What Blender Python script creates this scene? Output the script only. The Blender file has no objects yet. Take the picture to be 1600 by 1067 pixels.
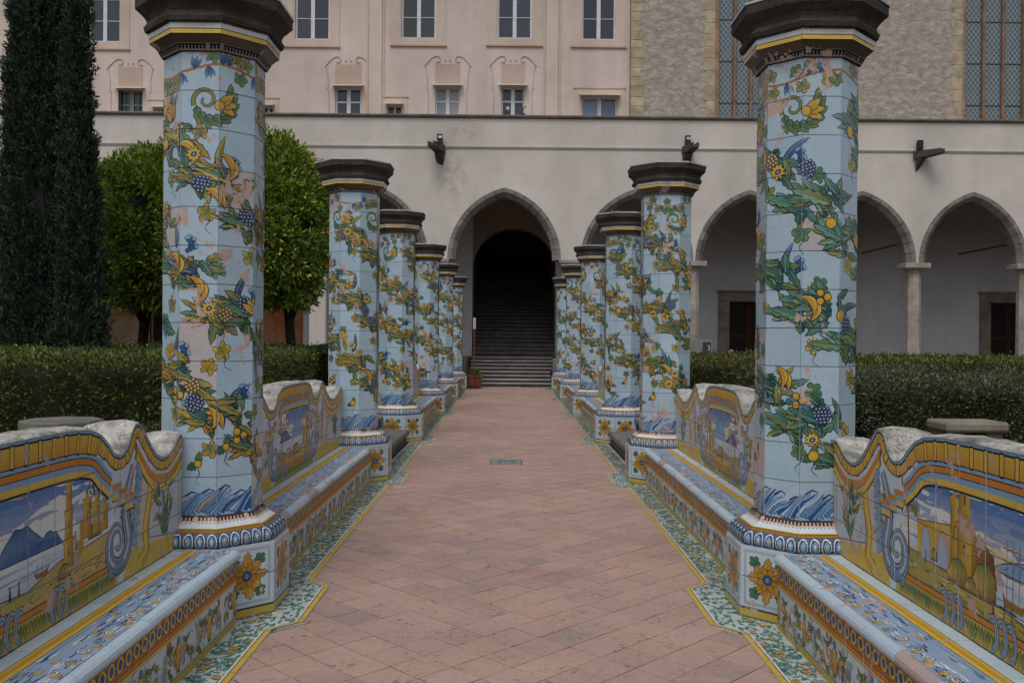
import bpy, math, random
import numpy as np
from math import sin, cos, pi, radians, sqrt, atan2, hypot
from mathutils import Vector, Matrix
from mathutils.geometry import tessellate_polygon

# ------------------------------------------------------------------ camera, sky, sun, exposure
SC = bpy.context.scene
COL = SC.collection
F_PX, EYE = 1390.0, 1.6
cam = bpy.data.cameras.new('camera')
cam.sensor_width = 36.0
cam.lens = F_PX / 1600 * 36.0
cam.clip_start, cam.clip_end = 0.05, 600
camo = bpy.data.objects.new('camera', cam)
COL.objects.link(camo)
camo.matrix_world = (Matrix.Translation((0, 0, EYE)) @ Matrix.Rotation(radians(-0.165), 4, 'Z')
                     @ Matrix.Rotation(radians(90 - 0.14), 4, 'X') @ Matrix.Rotation(radians(0.5), 4, 'Z'))
SC.camera = camo

SUN_EL, SUN_AZ = radians(58), radians(-165)      # azimuth measured from +Y towards +X
world = bpy.data.worlds.new('World')
SC.world = world
world.use_nodes = True
wn, wl = world.node_tree.nodes, world.node_tree.links
wn.clear()
w_out = wn.new('ShaderNodeOutputWorld')
w_bg = wn.new('ShaderNodeBackground')
w_sky = wn.new('ShaderNodeTexSky')
w_sky.sky_type = 'NISHITA'
w_sky.sun_disc = False
w_sky.sun_elevation = SUN_EL
w_sky.sun_rotation = SUN_AZ
w_sky.dust_density = 4.0
w_sky.air_density = 1.0
w_hs = wn.new('ShaderNodeHueSaturation')          # overcast: most of the blue is washed out
w_hs.inputs['Saturation'].default_value = 0.36
w_bg.inputs['Strength'].default_value = 0.135
wl.new(w_sky.outputs[0], w_hs.inputs['Color'])
wl.new(w_hs.outputs[0], w_bg.inputs['Color'])
wl.new(w_bg.outputs[0], w_out.inputs[0])

sun = bpy.data.lights.new('sun', 'SUN')
sun.energy = 0.85
sun.angle = radians(22)
sun.color = (1.0, 0.98, 0.95)
suno = bpy.data.objects.new('sun', sun)
COL.objects.link(suno)
_d = Vector((sin(SUN_AZ) * cos(SUN_EL), cos(SUN_AZ) * cos(SUN_EL), sin(SUN_EL)))
suno.rotation_euler = (-_d).to_track_quat('-Z', 'Y').to_euler()
suno.location = (0, 0, 30)

SC.view_settings.view_transform = 'Standard'
SC.view_settings.look = 'None'
SC.view_settings.gamma = 1.0
SC.view_settings.exposure = -0.32
SC.view_settings.use_curve_mapping = False

# ------------------------------------------------------------------ helpers
def srgb(r, g, b):
    f = lambda c: (c / 255 / 12.92) if c / 255 <= 0.04045 else ((c / 255 + 0.055) / 1.055) ** 2.4
    return (f(r), f(g), f(b))

def mixc(a, b, t):
    return tuple(x + (y - x) * t for x, y in zip(a, b))

def jit(c, rng, k=0.06):
    f = 1 + rng.uniform(-k, k)
    return tuple(min(1, max(0, x * f * (1 + rng.uniform(-k, k) * 0.4))) for x in c)

class MB:
    """collects polygons with vertex colours; build() links them as ONE mesh object"""
    def __init__(s):
        s.v, s.f, s.c, s.m = [], [], [], []
    def add(s, verts, faces, col=(1, 1, 1), mat=0):
        o = len(s.v)
        s.v += [tuple(p) for p in verts]
        s.f += [tuple(i + o for i in f) for f in faces]
        s.m += [mat] * len(faces)
        if col and isinstance(col[0], (tuple, list)):
            s.c += [tuple(c) for c in col]
        else:
            s.c += [tuple(col)] * len(verts)
        return s
    def box(s, x0, x1, y0, y1, z0, z1, col=(1, 1, 1), mat=0):
        v = [(x0, y0, z0), (x1, y0, z0), (x1, y1, z0), (x0, y1, z0), (x0, y0, z1), (x1, y0, z1), (x1, y1, z1), (x0, y1, z1)]
        return s.add(v, [(0, 3, 2, 1), (4, 5, 6, 7), (0, 1, 5, 4), (1, 2, 6, 5), (2, 3, 7, 6), (3, 0, 4, 7)], col, mat)
    def bbox_bev(s, x0, x1, y0, y1, z0, z1, b, col=(1, 1, 1), mat=0):
        """box with chamfered edges"""
        v, f = [], []
        def ring(z, i):
            return [(x0 + i, y0 + b + 0, z), (x0 + b + 0, y0 + i, z), (x1 - b, y0 + i, z), (x1 - i, y0 + b, z),
                    (x1 - i, y1 - b, z), (x1 - b, y1 - i, z), (x0 + b, y1 - i, z), (x0 + i, y1 - b, z)]
        rs = [ring(z0, b * .7), ring(z0 + b, 0), ring(z1 - b, 0), ring(z1, b * .7)]
        for r in rs:
            v += r
        for k in range(3):
            for i in range(8):
                j = (i + 1) % 8
                f.append((k * 8 + i, k * 8 + j, k * 8 + 8 + j, k * 8 + 8 + i))
        f.append(tuple(range(7, -1, -1)))
        f.append(tuple(range(24, 32)))
        return s.add(v, f, col, mat)
    def rings(s, rs, closed=True, cap0=False, cap1=False, col=(1, 1, 1), mat=0):
        """rs: list of rings (equal length lists of points); col may be one per ring"""
        n = len(rs[0]); v = []; cs = []
        for k, r in enumerate(rs):
            v += list(r)
            c = col[k] if isinstance(col[0], (tuple, list)) else col
            cs += [c] * n
        f = []
        for k in range(len(rs) - 1):
            for i in range(n if closed else n - 1):
                j = (i + 1) % n
                f.append((k * n + i, k * n + j, (k + 1) * n + j, (k + 1) * n + i))
        if cap0: f.append(tuple(range(n - 1, -1, -1)))
        if cap1: f.append(tuple((len(rs) - 1) * n + i for i in range(n)))
        return s.add(v, f, cs, mat)
    def tube(s, pts, r, n=6, col=(1, 1, 1), mat=0, r1=None):
        pts = [Vector(p) for p in pts]
        rs = []
        for i, p in enumerate(pts):
            d = (pts[min(i + 1, len(pts) - 1)] - pts[max(i - 1, 0)]).normalized()
            a = Vector((0, 0, 1)) if abs(d.z) < .9 else Vector((1, 0, 0))
            e1 = d.cross(a).normalized(); e2 = d.cross(e1)
            rr = r if r1 is None else r + (r1 - r) * i / (len(pts) - 1)
            rs.append([tuple(p + e1 * rr * cos(2 * pi * k / n) + e2 * rr * sin(2 * pi * k / n)) for k in range(n)])
        return s.rings(rs, True, True, True, col, mat)
    def mesh(s, name):
        me = bpy.data.meshes.new(name)
        me.from_pydata(s.v, [], s.f)
        at = me.attributes.new('Col', 'FLOAT_COLOR', 'POINT')
        a = np.ones((len(s.v), 4), np.float32)
        if s.v: a[:, :3] = np.array(s.c, np.float32)
        at.data.foreach_set('color', a.ravel())
        if any(s.m): me.polygons.foreach_set('material_index', s.m)
        return me
    def build(s, name, mats, parent=None, smooth=False):
        me = s.mesh(name)
        for m in (mats if isinstance(mats, (list, tuple)) else [mats]):
            me.materials.append(m)
        if smooth: me.polygons.foreach_set('use_smooth', [True] * len(me.polygons))
        return link(name, me, parent)

def link(name, me, parent=None):
    o = bpy.data.objects.new(name, me)
    COL.objects.link(o)
    if parent is not None: o.parent = parent
    return o

def tag(o, label=None, cat=None, group=None, kind=None):
    if label: o['label'] = label
    if cat: o['category'] = cat
    if group: o['group'] = group
    if kind: o['kind'] = kind
    return o

def empty(name, loc=(0, 0, 0), label=None, cat=None, group=None, rz=0):
    o = bpy.data.objects.new(name, None)
    o.empty_display_size = .2
    COL.objects.link(o)
    o.location = loc
    o.rotation_euler = (0, 0, rz)
    return tag(o, label, cat, group)

def np_mesh(name, V, F, C, mats, parent=None, smooth=False):
    """V (n,3); F (m,k) all faces with k corners; C (n,3)"""
    me = bpy.data.meshes.new(name)
    V = np.asarray(V, np.float32); F = np.asarray(F, np.int32)
    me.vertices.add(len(V)); me.vertices.foreach_set('co', V.ravel())
    k = F.shape[1]
    me.loops.add(F.size); me.loops.foreach_set('vertex_index', F.ravel())
    me.polygons.add(len(F))
    me.polygons.foreach_set('loop_start', np.arange(0, F.size, k, dtype=np.int32))
    me.polygons.foreach_set('loop_total', np.full(len(F), k, np.int32))
    me.update(calc_edges=True)
    at = me.attributes.new('Col', 'FLOAT_COLOR', 'POINT')
    a = np.ones((len(V), 4), np.float32); a[:, :3] = C
    at.data.foreach_set('color', a.ravel())
    for m in (mats if isinstance(mats, (list, tuple)) else [mats]): me.materials.append(m)
    if smooth: me.polygons.foreach_set('use_smooth', np.ones(len(F), bool))
    return link(name, me, parent)

# ------------------------------------------------------------------ materials
class NT:
    def __init__(s, name, rough=.8, spec=.3):
        s.m = bpy.data.materials.new(name); s.m.use_nodes = True
        s.t = s.m.node_tree; s.t.nodes.clear()
        s.out = s.n('ShaderNodeOutputMaterial'); s.b = s.n('ShaderNodeBsdfPrincipled')
        s.l(s.b.outputs[0], s.out.inputs[0])
        s.b.inputs['Roughness'].default_value = rough
        s.b.inputs['Specular IOR Level'].default_value = spec
    def n(s, t, **k):
        x = s.t.nodes.new(t)
        for a, b in k.items(): setattr(x, a, b)
        return x
    def l(s, a, b): s.t.links.new(a, b)
    def val(s, x, sock):
        if isinstance(x, (int, float)): sock.default_value = x
        elif isinstance(x, tuple): sock.default_value = (*x, 1) if len(x) == 3 else x
        else: s.l(x, sock)
    def attr(s): return s.n('ShaderNodeAttribute', attribute_name='Col').outputs['Color']
    def pos(s, scale=1.0):
        g = s.n('ShaderNodeNewGeometry').outputs['Position']
        if scale == 1.0: return g
        m = s.n('ShaderNodeVectorMath', operation='MULTIPLY'); s.l(g, m.inputs[0])
        m.inputs[1].default_value = scale if isinstance(scale, tuple) else (scale,) * 3
        return m.outputs[0]
    def noise(s, scale, detail=4, rough=.55, vec=None, dist=0.0, out=0):
        x = s.n('ShaderNodeTexNoise'); x.inputs['Scale'].default_value = scale
        x.inputs['Detail'].default_value = detail; x.inputs['Roughness'].default_value = rough
        x.inputs['Distortion'].default_value = dist
        s.l(vec if vec is not None else s.pos(), x.inputs['Vector'])
        return x.outputs[out]
    def ramp(s, fac, a, b, c0=(0, 0, 0), c1=(1, 1, 1)):
        x = s.n('ShaderNodeValToRGB'); s.l(fac, x.inputs[0])
        x.color_ramp.elements[0].position = a; x.color_ramp.elements[1].position = b
        x.color_ramp.elements[0].color = (*c0, 1); x.color_ramp.elements[1].color = (*c1, 1)
        return x.outputs[0]
    def mix(s, fac, a, b, mode='MIX'):
        x = s.n('ShaderNodeMix', data_type='RGBA', blend_type=mode)
        s.val(fac, x.inputs[0]); s.val(a, x.inputs[6]); s.val(b, x.inputs[7])
        return x.outputs[2]
    def math(s, op, a, b=0.5, c=None):
        x = s.n('ShaderNodeMath', operation=op); s.val(a, x.inputs[0]); s.val(b, x.inputs[1])
        if c is not None: s.val(c, x.inputs[2])
        return x.outputs[0]
    def base(s, c): s.val(c, s.b.inputs['Base Color']); return s
    def rough(s, r): s.val(r, s.b.inputs['Roughness']); return s
    def bump(s, h, strength=.3, dist=.01):
        x = s.n('ShaderNodeBump'); x.inputs['Strength'].default_value = strength; x.inputs['Distance'].default_value = dist
        s.l(h, x.inputs['Height']); s.l(x.outputs[0], s.b.inputs['Normal']); return s

def mat_tint(name, var=.25, scale=3.0, rough=.85, bump=.3, bscale=40, bdist=.006, spec=.25, fine=.15):
    """vertex colour times two octaves of blotch noise, with fine relief"""
    t = NT(name, rough, spec)
    n1 = t.ramp(t.noise(scale, 5), .3, .75, (1 - var,) * 3, (1 + var * .4,) * 3)
    n2 = t.ramp(t.noise(bscale * .6, 4), .25, .75, (1 - fine,) * 3, (1 + fine * .4,) * 3)
    t.base(t.mix(1.0, t.mix(1.0, t.attr(), n1, 'MULTIPLY'), n2, 'MULTIPLY'))
    if bump: t.bump(t.noise(bscale, 5), bump, bdist)
    return t.m

TERRA = srgb(178, 128, 108)
def mat_majolica(name, lo, hi, rough=.3, dirt=.3, spec=.45):
    """glazed tile: painted colour from the vertex colours, chips down to the pink biscuit, grime"""
    t = NT(name, rough, spec)
    big = t.noise(1.7, 3)
    fine = t.noise(8.5, 7, .64, dist=.5)
    thr = t.math('ADD', t.math('MULTIPLY', big, .40), t.math('MULTIPLY', fine, .72))
    chip = t.ramp(thr, lo, hi)
    grime = t.ramp(t.noise(6.0, 5, .65), .35, .8, (1 - dirt,) * 3, (1.0, 1.0, 1.0))
    craq = t.ramp(t.noise(90, 3), .3, .7, (.90, .90, .90), (1.03, 1.03, 1.03))
    paint = t.mix(1.0, t.mix(1.0, t.attr(), grime, 'MULTIPLY'), craq, 'MULTIPLY')
    bis = t.mix(t.noise(30, 4), srgb(172, 144, 134), srgb(200, 174, 164))
    t.base(t.mix(chip, paint, bis))
    t.rough(t.math('ADD', t.math('MULTIPLY', chip, .5), t.math('ADD', t.math('MULTIPLY', t.noise(25, 3), .25), rough - .1)))
    h = t.math('SUBTRACT', t.math('MULTIPLY', t.noise(14, 3), .5), t.math('MULTIPLY', chip, .6))
    t.bump(h, .35, .004)
    return t.m

M = {}
M['maj'] = mat_majolica('majolica_glaze', .664, .672, .20, .14, .40)
M['worn'] = mat_majolica('majolica_glaze_worn', .650, .660, .42, .10, .22)
M['grout'] = mat_tint('grout', .4, 8, .95, .5, 80)
M['piperno'] = mat_tint('dark_volcanic_stone', .45, 5, .9, .6, 55, .01, fine=.35)
M['stone'] = mat_tint('stone', .4, 2.5, .9, .5, 40, .01, fine=.25)
M['metal'] = mat_tint('painted_metal', .2, 6, .5, .1, 60, .003, .4)
M['bark'] = mat_tint('bark', .4, 8, .95, .8, 30, .02, fine=.35)
M['wood'] = mat_tint('wood', .3, 5, .7, .3, 30, .004)
M['soil'] = mat_tint('soil', .4, 3, .95, .8, 20, .03, fine=.4)
M['cloth'] = mat_tint('cloth', .1, 5, .9, .2, 60, .003)

def m_whitewash():
    t = NT('weathered_whitewash', .9, .2)
    n = t.ramp(t.noise(9, 6, .7, dist=.5), .38, .62, (.30, .29, .27), (1, 1, 1))
    p = t.ramp(t.noise(3, 4), .55, .72, (1, 1, 1), (.42, .42, .40))
    crack = t.noise(14, 5, .6, dist=1.2)
    cr = t.ramp(t.math('ABSOLUTE', t.math('SUBTRACT', crack, .5)), .004, .018, (.35, .34, .33), (1, 1, 1))
    t.base(t.mix(1.0, t.mix(1.0, t.mix(.75, t.attr(), t.mix(1.0, t.attr(), n, 'MULTIPLY')), p, 'MULTIPLY'), cr, 'MULTIPLY'))
    t.bump(t.noise(18, 6), .4, .006)
    return t.m
M['white'] = m_whitewash()

def m_floor():
    t = NT('terracotta_paving', .62, .3)
    c = t.attr()
    w = t.ramp(t.noise(.9, 4), .35, .7, (.86, .86, .88), (1.05, 1.04, 1.03))
    f = t.ramp(t.noise(22, 5, .65), .3, .75, (.84, .84, .86), (1.06, 1.05, 1.04))
    col = t.mix(1.0, t.mix(1.0, c, w, 'MULTIPLY'), f, 'MULTIPLY')
    # worn remains of a painted pattern: thin broken contour lines
    con = t.math('ABSOLUTE', t.math('SUBTRACT', t.noise(9.0, 2, .5, dist=1.5), .52))
    line = t.ramp(con, .006, .022, (1, 1, 1), (0, 0, 0))
    msk = t.ramp(t.noise(5.5, 2), .46, .56)
    msk2 = t.ramp(t.noise(24, 3), .40, .60)
    fac = t.math('MULTIPLY', t.math('MULTIPLY', line, msk), t.math('MULTIPLY', msk2, .85))
    col = t.mix(fac, col, srgb(72, 62, 66))
    sp = t.ramp(t.noise(55, 3), .68, .74)
    col = t.mix(t.math('MULTIPLY', sp, .45), col, srgb(88, 72, 70))
    t.base(col)
    t.rough(t.math('ADD', t.math('MULTIPLY', t.noise(7, 4), .3), .5))
    t.bump(t.noise(30, 6), .25, .004)
    return t.m
M['floor'] = m_floor()

def m_stucco(name, streak=.12, stain=.0):
    t = NT(name, .92, .15)
    v = t.ramp(t.noise(1.0, 6, .6, t.pos((.8, .8, .12))), .3, .75, (1 - streak,) * 3, (1.03,) * 3)
    b = t.ramp(t.noise(.55, 5, .65), .3, .75, (1 - streak * 1.2, 1 - streak * 1.3, 1 - streak * 1.4), (1.04, 1.03, 1.03))
    f = t.ramp(t.noise(7, 6, .7), .25, .8, (.93,) * 3, (1.03,) * 3)
    t.base(t.mix(1.0, t.mix(1.0, t.mix(1.0, t.attr(), v, 'MULTIPLY'), b, 'MULTIPLY'), f, 'MULTIPLY'))
    if stain:          # damp marks beside the first water spout
        src = t.b.inputs['Base Color'].links[0].from_socket
        for (x, z, rx, rz), cc in (((-1.55, 8.45, .75, .42), srgb(176, 150, 138)), ((-1.95, 7.0, .75, 1.1), srgb(160, 146, 136))):
            d = t.n('ShaderNodeVectorMath', operation='DISTANCE'); t.l(t.pos((1 / rx, 0, 1 / rz)), d.inputs[0]); d.inputs[1].default_value = (x / rx, 0, z / rz)
            m = t.math('MULTIPLY', t.ramp(d.outputs['Value'], .25, 1.0, (1, 1, 1), (0, 0, 0)), t.ramp(t.noise(3.2, 6, .7), .42, .62))
            src = t.mix(t.math('MULTIPLY', m, stain), src, cc)
        t.base(src)
    t.bump(t.noise(12, 6), .3, .02)
    return t.m
M['stucco'] = m_stucco('lime_stucco', .15, .75)
M['pink'] = m_stucco('pink_stucco', .17)

def m_rubble():
    t = NT('rough_tuff_rubble', .95, .1)
    vo = t.n('ShaderNodeTexVoronoi', feature='F1'); vo.inputs['Scale'].default_value = 1.0
    t.l(t.pos((2.6, 2.6, 5.5)), vo.inputs['Vector'])
    v2 = t.n('ShaderNodeTexVoronoi', feature='DISTANCE_TO_EDGE'); v2.inputs['Scale'].default_value = 1.0
    t.l(t.pos((2.6, 2.6, 5.5)), v2.inputs['Vector'])
    cell = t.ramp(t.noise(1.0, 2, .5, t.pos((3.2, 3.2, 7.0))), .35, .65, srgb(158, 150, 142), srgb(192, 184, 174))
    g = t.ramp(t.noise(3.5, 7, .75), .30, .72, (.80, .79, .77), (1.06, 1.05, 1.03))
    pit = t.ramp(t.noise(1.0, 5, .72, t.pos((7, 7, 15))), .34, .43, (.58, .57, .56), (1, 1, 1))
    c = t.mix(t.ramp(v2.outputs[0], .02, .07), srgb(166, 156, 146), cell)
    t.base(t.mix(1.0, t.mix(1.0, c, g, 'MULTIPLY'), pit, 'MULTIPLY'))
    t.bump(t.math('ADD', t.noise(9, 6, .7), t.math('MULTIPLY', t.ramp(v2.outputs[0], 0, .12), .25)), .45, .03)
    return t.m
M['rubble'] = m_rubble()

def m_glass(name, col, rough=.08):
    t = NT(name, rough, .5); t.base(t.mix(1.0, t.attr(), col, 'MULTIPLY')); t.bump(t.noise(1.6, 2), .06, .05)
    return t.m
M['glass'] = m_glass('window_glass', (1, 1, 1), .07)

def m_leaded():
    """leaded church glazing: small diamond quarries too small to build"""
    t = NT('leaded_glass', .25, .5)
    sx = t.n('ShaderNodeSeparateXYZ'); t.l(t.pos(), sx.inputs[0])
    a = t.math('ADD', t.math('MULTIPLY', sx.outputs[0], 5.5), t.math('MULTIPLY', sx.outputs[2], 4.2))
    b = t.math('SUBTRACT', t.math('MULTIPLY', sx.outputs[0], 5.5), t.math('MULTIPLY', sx.outputs[2], 4.2))
    da = t.math('ABSOLUTE', t.math('SUBTRACT', t.math('FRACT', a), .5))
    db = t.math('ABSOLUTE', t.math('SUBTRACT', t.math('FRACT', b), .5))
    ln = t.math('MAXIMUM', t.ramp(da, .36, .44), t.ramp(db, .36, .44))
    dot = t.ramp(t.math('ADD', da, db), .10, .22, (1, 1, 1), (0, 0, 0))
    base = t.mix(t.noise(4, 4), srgb(66, 78, 88), srgb(100, 114, 122))
    c = t.mix(t.math('MULTIPLY', ln, .55), base, srgb(168, 182, 184))
    c = t.mix(t.math('MULTIPLY', dot, .3), c, srgb(60, 66, 74))
    t.base(c)
    return t.m
M['leaded'] = m_leaded()

def m_leaf(name, trans=.25, rough=.45):
    t = NT(name, rough, .35)
    t.base(t.attr())
    tr = t.n('ShaderNodeBsdfTranslucent'); t.l(t.attr(), tr.inputs[0])
    mx = t.n('ShaderNodeMixShader'); mx.inputs[0].default_value = trans
    t.l(t.b.outputs[0], mx.inputs[1]); t.l(tr.outputs[0], mx.inputs[2]); t.l(mx.outputs[0], t.out.inputs[0])
    return t.m
M['leaf'] = m_leaf('leaf')
M['cypress'] = m_leaf('cypress_needles', .12, .7)

def m_fresco():
    t = NT('faded_fresco', .9, .1)
    a = t.noise(1.4, 5, .6, dist=1.0, out=1)
    c = t.mix(.45, t.attr(), t.mix(1.0, t.attr(), t.ramp(t.noise(2.2, 5, .65, dist=1.3), .3, .7, srgb(120, 90, 80), srgb(255, 235, 205)), 'MULTIPLY'))
    c = t.mix(t.ramp(t.noise(1.1, 4, .6, dist=.8), .48, .6), c, srgb(158, 92, 62))
    c = t.mix(t.ramp(t.noise(2.7, 4, .6, dist=.8), .58, .66), c, srgb(84, 96, 84))
    t.base(c)
    return t.m
M['fresco'] = m_fresco()

# ------------------------------------------------------------------ majolica painting: flat shapes laid on the tiles, cut at every joint
INK = srgb(28, 29, 42)
TILE = srgb(176, 200, 216)
GREEN, TEAL, OLIVE = srgb(84, 128, 88), srgb(52, 114, 106), srgb(134, 138, 62)
OCHRE, YEL, ORG = srgb(206, 156, 48), srgb(222, 188, 80), srgb(206, 132, 46)
BLUE, PALEB, BROWN = srgb(48, 90, 150), srgb(134, 172, 204), srgb(120, 74, 44)
WHITE = srgb(224, 229, 232)

class Paint:
    def __init__(s): s.sh = []
    def poly(s, pts, col):
        """closed outline, any shape; col = one colour or one per point"""
        if len(pts) < 3: return
        tris = tessellate_polygon([[Vector((p[0], p[1], 0)) for p in pts]])
        cs = col if isinstance(col[0], (tuple, list)) else [col] * len(pts)
        s._put(pts, cs, tris)
    def fan(s, c, pts, cc, col):
        n = len(pts); P = [c] + list(pts)
        cs = [cc] + (list(col) if isinstance(col[0], (tuple, list)) else [col] * n)
        s._put(P, cs, [(0, 1 + i, 1 + (i + 1) % n) for i in range(n)])
    def strip(s, A, B, ca, cb=None):
        cb = cb or ca; n = len(A)
        la = ca if isinstance(ca[0], (tuple, list)) else [ca] * n
        lb = cb if isinstance(cb[0], (tuple, list)) else [cb] * n
        tr = []
        for i in range(n - 1): tr += [(i, i + 1, n + i), (i + 1, n + i + 1, n + i)]
        s._put(list(A) + list(B), list(la) + list(lb), tr)
    def stroke(s, pts, w0, col, w1=None, taper=False):
        """line of a brush along pts"""
        n = len(pts); A, B = [], []
        for i, p in enumerate(pts):
            q, r = pts[max(i - 1, 0)], pts[min(i + 1, n - 1)]
            dx, dy = r[0] - q[0], r[1] - q[1]; L = hypot(dx, dy) or 1
            t = i / (n - 1)
            w = (w0 + ((w0 if w1 is None else w1) - w0) * t) / 2
            if taper: w *= max(.12, sin(pi * min(1, t * .9 + .08)))
            A.append((p[0] - dy / L * w, p[1] + dx / L * w)); B.append((p[0] + dy / L * w, p[1] - dx / L * w))
        s.strip(A, B, col)
    def _put(s, P, C, T):
        xs = [p[0] for p in P]; ys = [p[1] for p in P]
        s.sh.append((P, C, T, (min(xs), max(xs), min(ys), max(ys))))
    def mirrored(s, x):
        q = Paint()
        for P, C, T, b in s.sh: q._put([(2 * x - p[0], p[1]) for p in P], C, T)
        return q
    def extend(s, o): s.sh += o.sh
    def cut(s, x0, x1, y0, y1):
        """shape pieces inside a rectangle: list of (points, colours) per shape, in painting order"""
        res = []
        for P, C, T, b in s.sh:
            if b[0] >= x1 or b[1] <= x0 or b[2] >= y1 or b[3] <= y0: continue
            pieces = []
            if b[0] >= x0 and b[1] <= x1 and b[2] >= y0 and b[3] <= y1:
                res.append((P, C, T)); continue
            VP, VC, VT = [], [], []
            for t in T:
                pl = [(P[i][0], P[i][1], C[i]) for i in t]
                for ax, lim, sg in ((0, x0, 1), (0, x1, -1), (1, y0, 1), (1, y1, -1)):
                    o = []
                    for i in range(len(pl)):
                        a, bb = pl[i], pl[(i + 1) % len(pl)]
                        da, db = (a[ax] - lim) * sg, (bb[ax] - lim) * sg
                        if da >= 0: o.append(a)
                        if (da > 0 > db) or (da < 0 < db):
                            k = da / (da - db)
                            o.append((a[0] + (bb[0] - a[0]) * k, a[1] + (bb[1] - a[1]) * k, mixc(a[2], bb[2], k)))
                    pl = o
                    if len(pl) < 3: break
                if len(pl) >= 3:
                    k = len(VP)
                    VP += [(p[0], p[1]) for p in pl]; VC += [p[2] for p in pl]
                    VT.append(tuple(range(k, k + len(pl))))
            if VT: res.append((VP, VC, VT))
        return res

def lay_tile(mb, fn, x0, x1, y0, y1, paint, base, gap=.0022, thick=.012, top=None, dz=0.0, step=.00002, nx=1, extra=None):
    """one tile: body with edges + its share of the painting. fn(u, v, h) -> 3-D; top: list of (u, v) for a curved upper edge"""
    a, b, c, d = x0 + gap, x1 - gap, y0 + gap, y1 - gap
    if top is None:
        up = [(b + (a - b) * i / nx, d) for i in range(nx + 1)]
        lo = [(a + (b - a) * i / nx, c) for i in range(nx + 1)]
        out = lo + up
    else:
        up = list(reversed(top)); lo = [(a + (b - a) * i / nx, c) for i in range(nx + 1)]
        out = lo + up
    n = len(out)
    ins = .0015
    cx = sum(p[0] for p in out) / n; cy = sum(p[1] for p in out) / n
    V = [fn(p[0], p[1], dz) for p in out] + [fn(p[0], p[1], -thick) for p in out]
    if top is None:
        m = nx + 1
        front = [(i, i + 1, n - 2 - i, n - 1 - i) for i in range(nx)]
    else:
        front = [tuple(range(n))]
    mb.add(V, front + [(i, n + i, n + (i + 1) % n, (i + 1) % n) for i in range(n)], base)
    if paint is not None:
        for k, (P, C, T) in enumerate(paint.cut(a, b, c, d)):
            h = dz + .0004 + k * step
            mb.add([fn(p[0], p[1], h) for p in P], T, C)
    return mb

# ---- painted motifs ------------------------------------------------
def rot(pts, cx, cy, a, sx=1, sy=1):
    ca, sa = cos(a), sin(a)
    return [(cx + x * sx * ca - y * sy * sa, cy + x * sx * sa + y * sy * ca) for x, y in pts]

def grow(pts, w):
    """outline pushed outward by w (centroid-signed normals)"""
    n = len(pts); A = 0
    for i in range(n):
        p, q = pts[i], pts[(i + 1) % n]; A += p[0] * q[1] - q[0] * p[1]
    sg = 1 if A > 0 else -1
    out = []
    for i in range(n):
        p, q, r = pts[i - 1], pts[i], pts[(i + 1) % n]
        dx, dy = r[0] - p[0], r[1] - p[1]; L = hypot(dx, dy) or 1
        out.append((q[0] + sg * dy / L * w, q[1] - sg * dx / L * w))
    return out

LW = .0043   # brush line of the dark contours
def p_leaf(P, x, y, ang, ln, wd, c0, c1, serr=.22, n=7, bend=0.0, vein=True, lw=LW, half=None):
    up, dn = [], []
    for i in range(n + 1):
        t = i / n
        h = wd * .5 * (sin(pi * t ** .75) ** .8) * (1 + (serr if i % 2 else -serr) * (0 < i < n))
        by = bend * ln * t * t
        up.append((t * ln, h + by)); dn.append((t * ln, -h + by))
    loc = up[:-1] + [(ln, bend * ln)] + dn[1:-1][::-1]
    pts = rot(loc, x, y, ang)
    P.poly(grow(pts, lw), INK)
    P.poly(pts, [mixc(mixc(c0, INK, .38 * max(0, 1 - 2.2 * p[0] / ln)), c1, min(1, max(0, p[0] / ln)) ** 2.2) for p in loc])
    if half:
        P.strip(rot([(p[0], p[1] * .94 + .06 * bend * p[0] * p[0] / ln) for p in up], x, y, ang), rot([(p[0], bend * p[0] * p[0] / ln) for p in up], x, y, ang), half, mixc(half, c0, .35))
    elif ln > .09 and lw > .0028:
        hl = [(t * ln, bend * ln * t * t + wd * .36 * sin(pi * t ** .75)) for t in (.15, .4, .65, .9)]
        P.stroke(rot([(p[0], (p[1] + bend * ln * (p[0] / ln) ** 2) / 2) for p in hl], x, y, ang), wd * .20, mixc(mixc(c0, c1, .6), WHITE, .16), wd * .05)
    if vein:
        mid = [(t * ln * .92, bend * ln * t * t * .9) for t in (0, .35, .7, 1)]
        P.stroke(rot(mid, x, y, ang), lw * .9, mixc(INK, c0, .25), lw * .4)
        for sgn in (1, -1):
            q = [(ln * .18, sgn * wd * .05), (ln * .5, sgn * wd * .26 + bend * ln * .25), (ln * .78, sgn * wd * .22 + bend * ln * .6)]
            P.stroke(rot(q, x, y, ang), lw * .6, mixc(INK, c0, .45), lw * .3)

def p_vine(P, x, y, r, ang, c0, c1):
    n = 20; loc = []
    for i in range(n):
        a = 2 * pi * i / n
        k = .62 + .38 * abs(cos(2.5 * a)) ** .8
        if abs(((a + pi) % (2 * pi)) - pi) > 2.75: k *= .55
        loc.append((cos(a) * r * k * 1.1, sin(a) * r * k))
    pts = rot(loc, x, y, ang)
    P.poly(grow(pts, LW), INK)
    P.fan((x, y), pts, c0, [mixc(c0, c1, .35 + .65 * (i % 4 < 2)) for i in range(n)])
    for a in (-1.1, 0, 1.1):
        P.stroke([(x - cos(ang) * r * .5, y - sin(ang) * r * .5), (x + cos(ang + a) * r * .75, y + sin(ang + a) * r * .75)], LW * .7, INK, LW * .3)

def disc(x, y, rx, ry=None, n=12, a=0):
    ry = ry or rx
    return rot([(rx * cos(2 * pi * i / n), ry * sin(2 * pi * i / n)) for i in range(n)], x, y, a)

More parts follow.
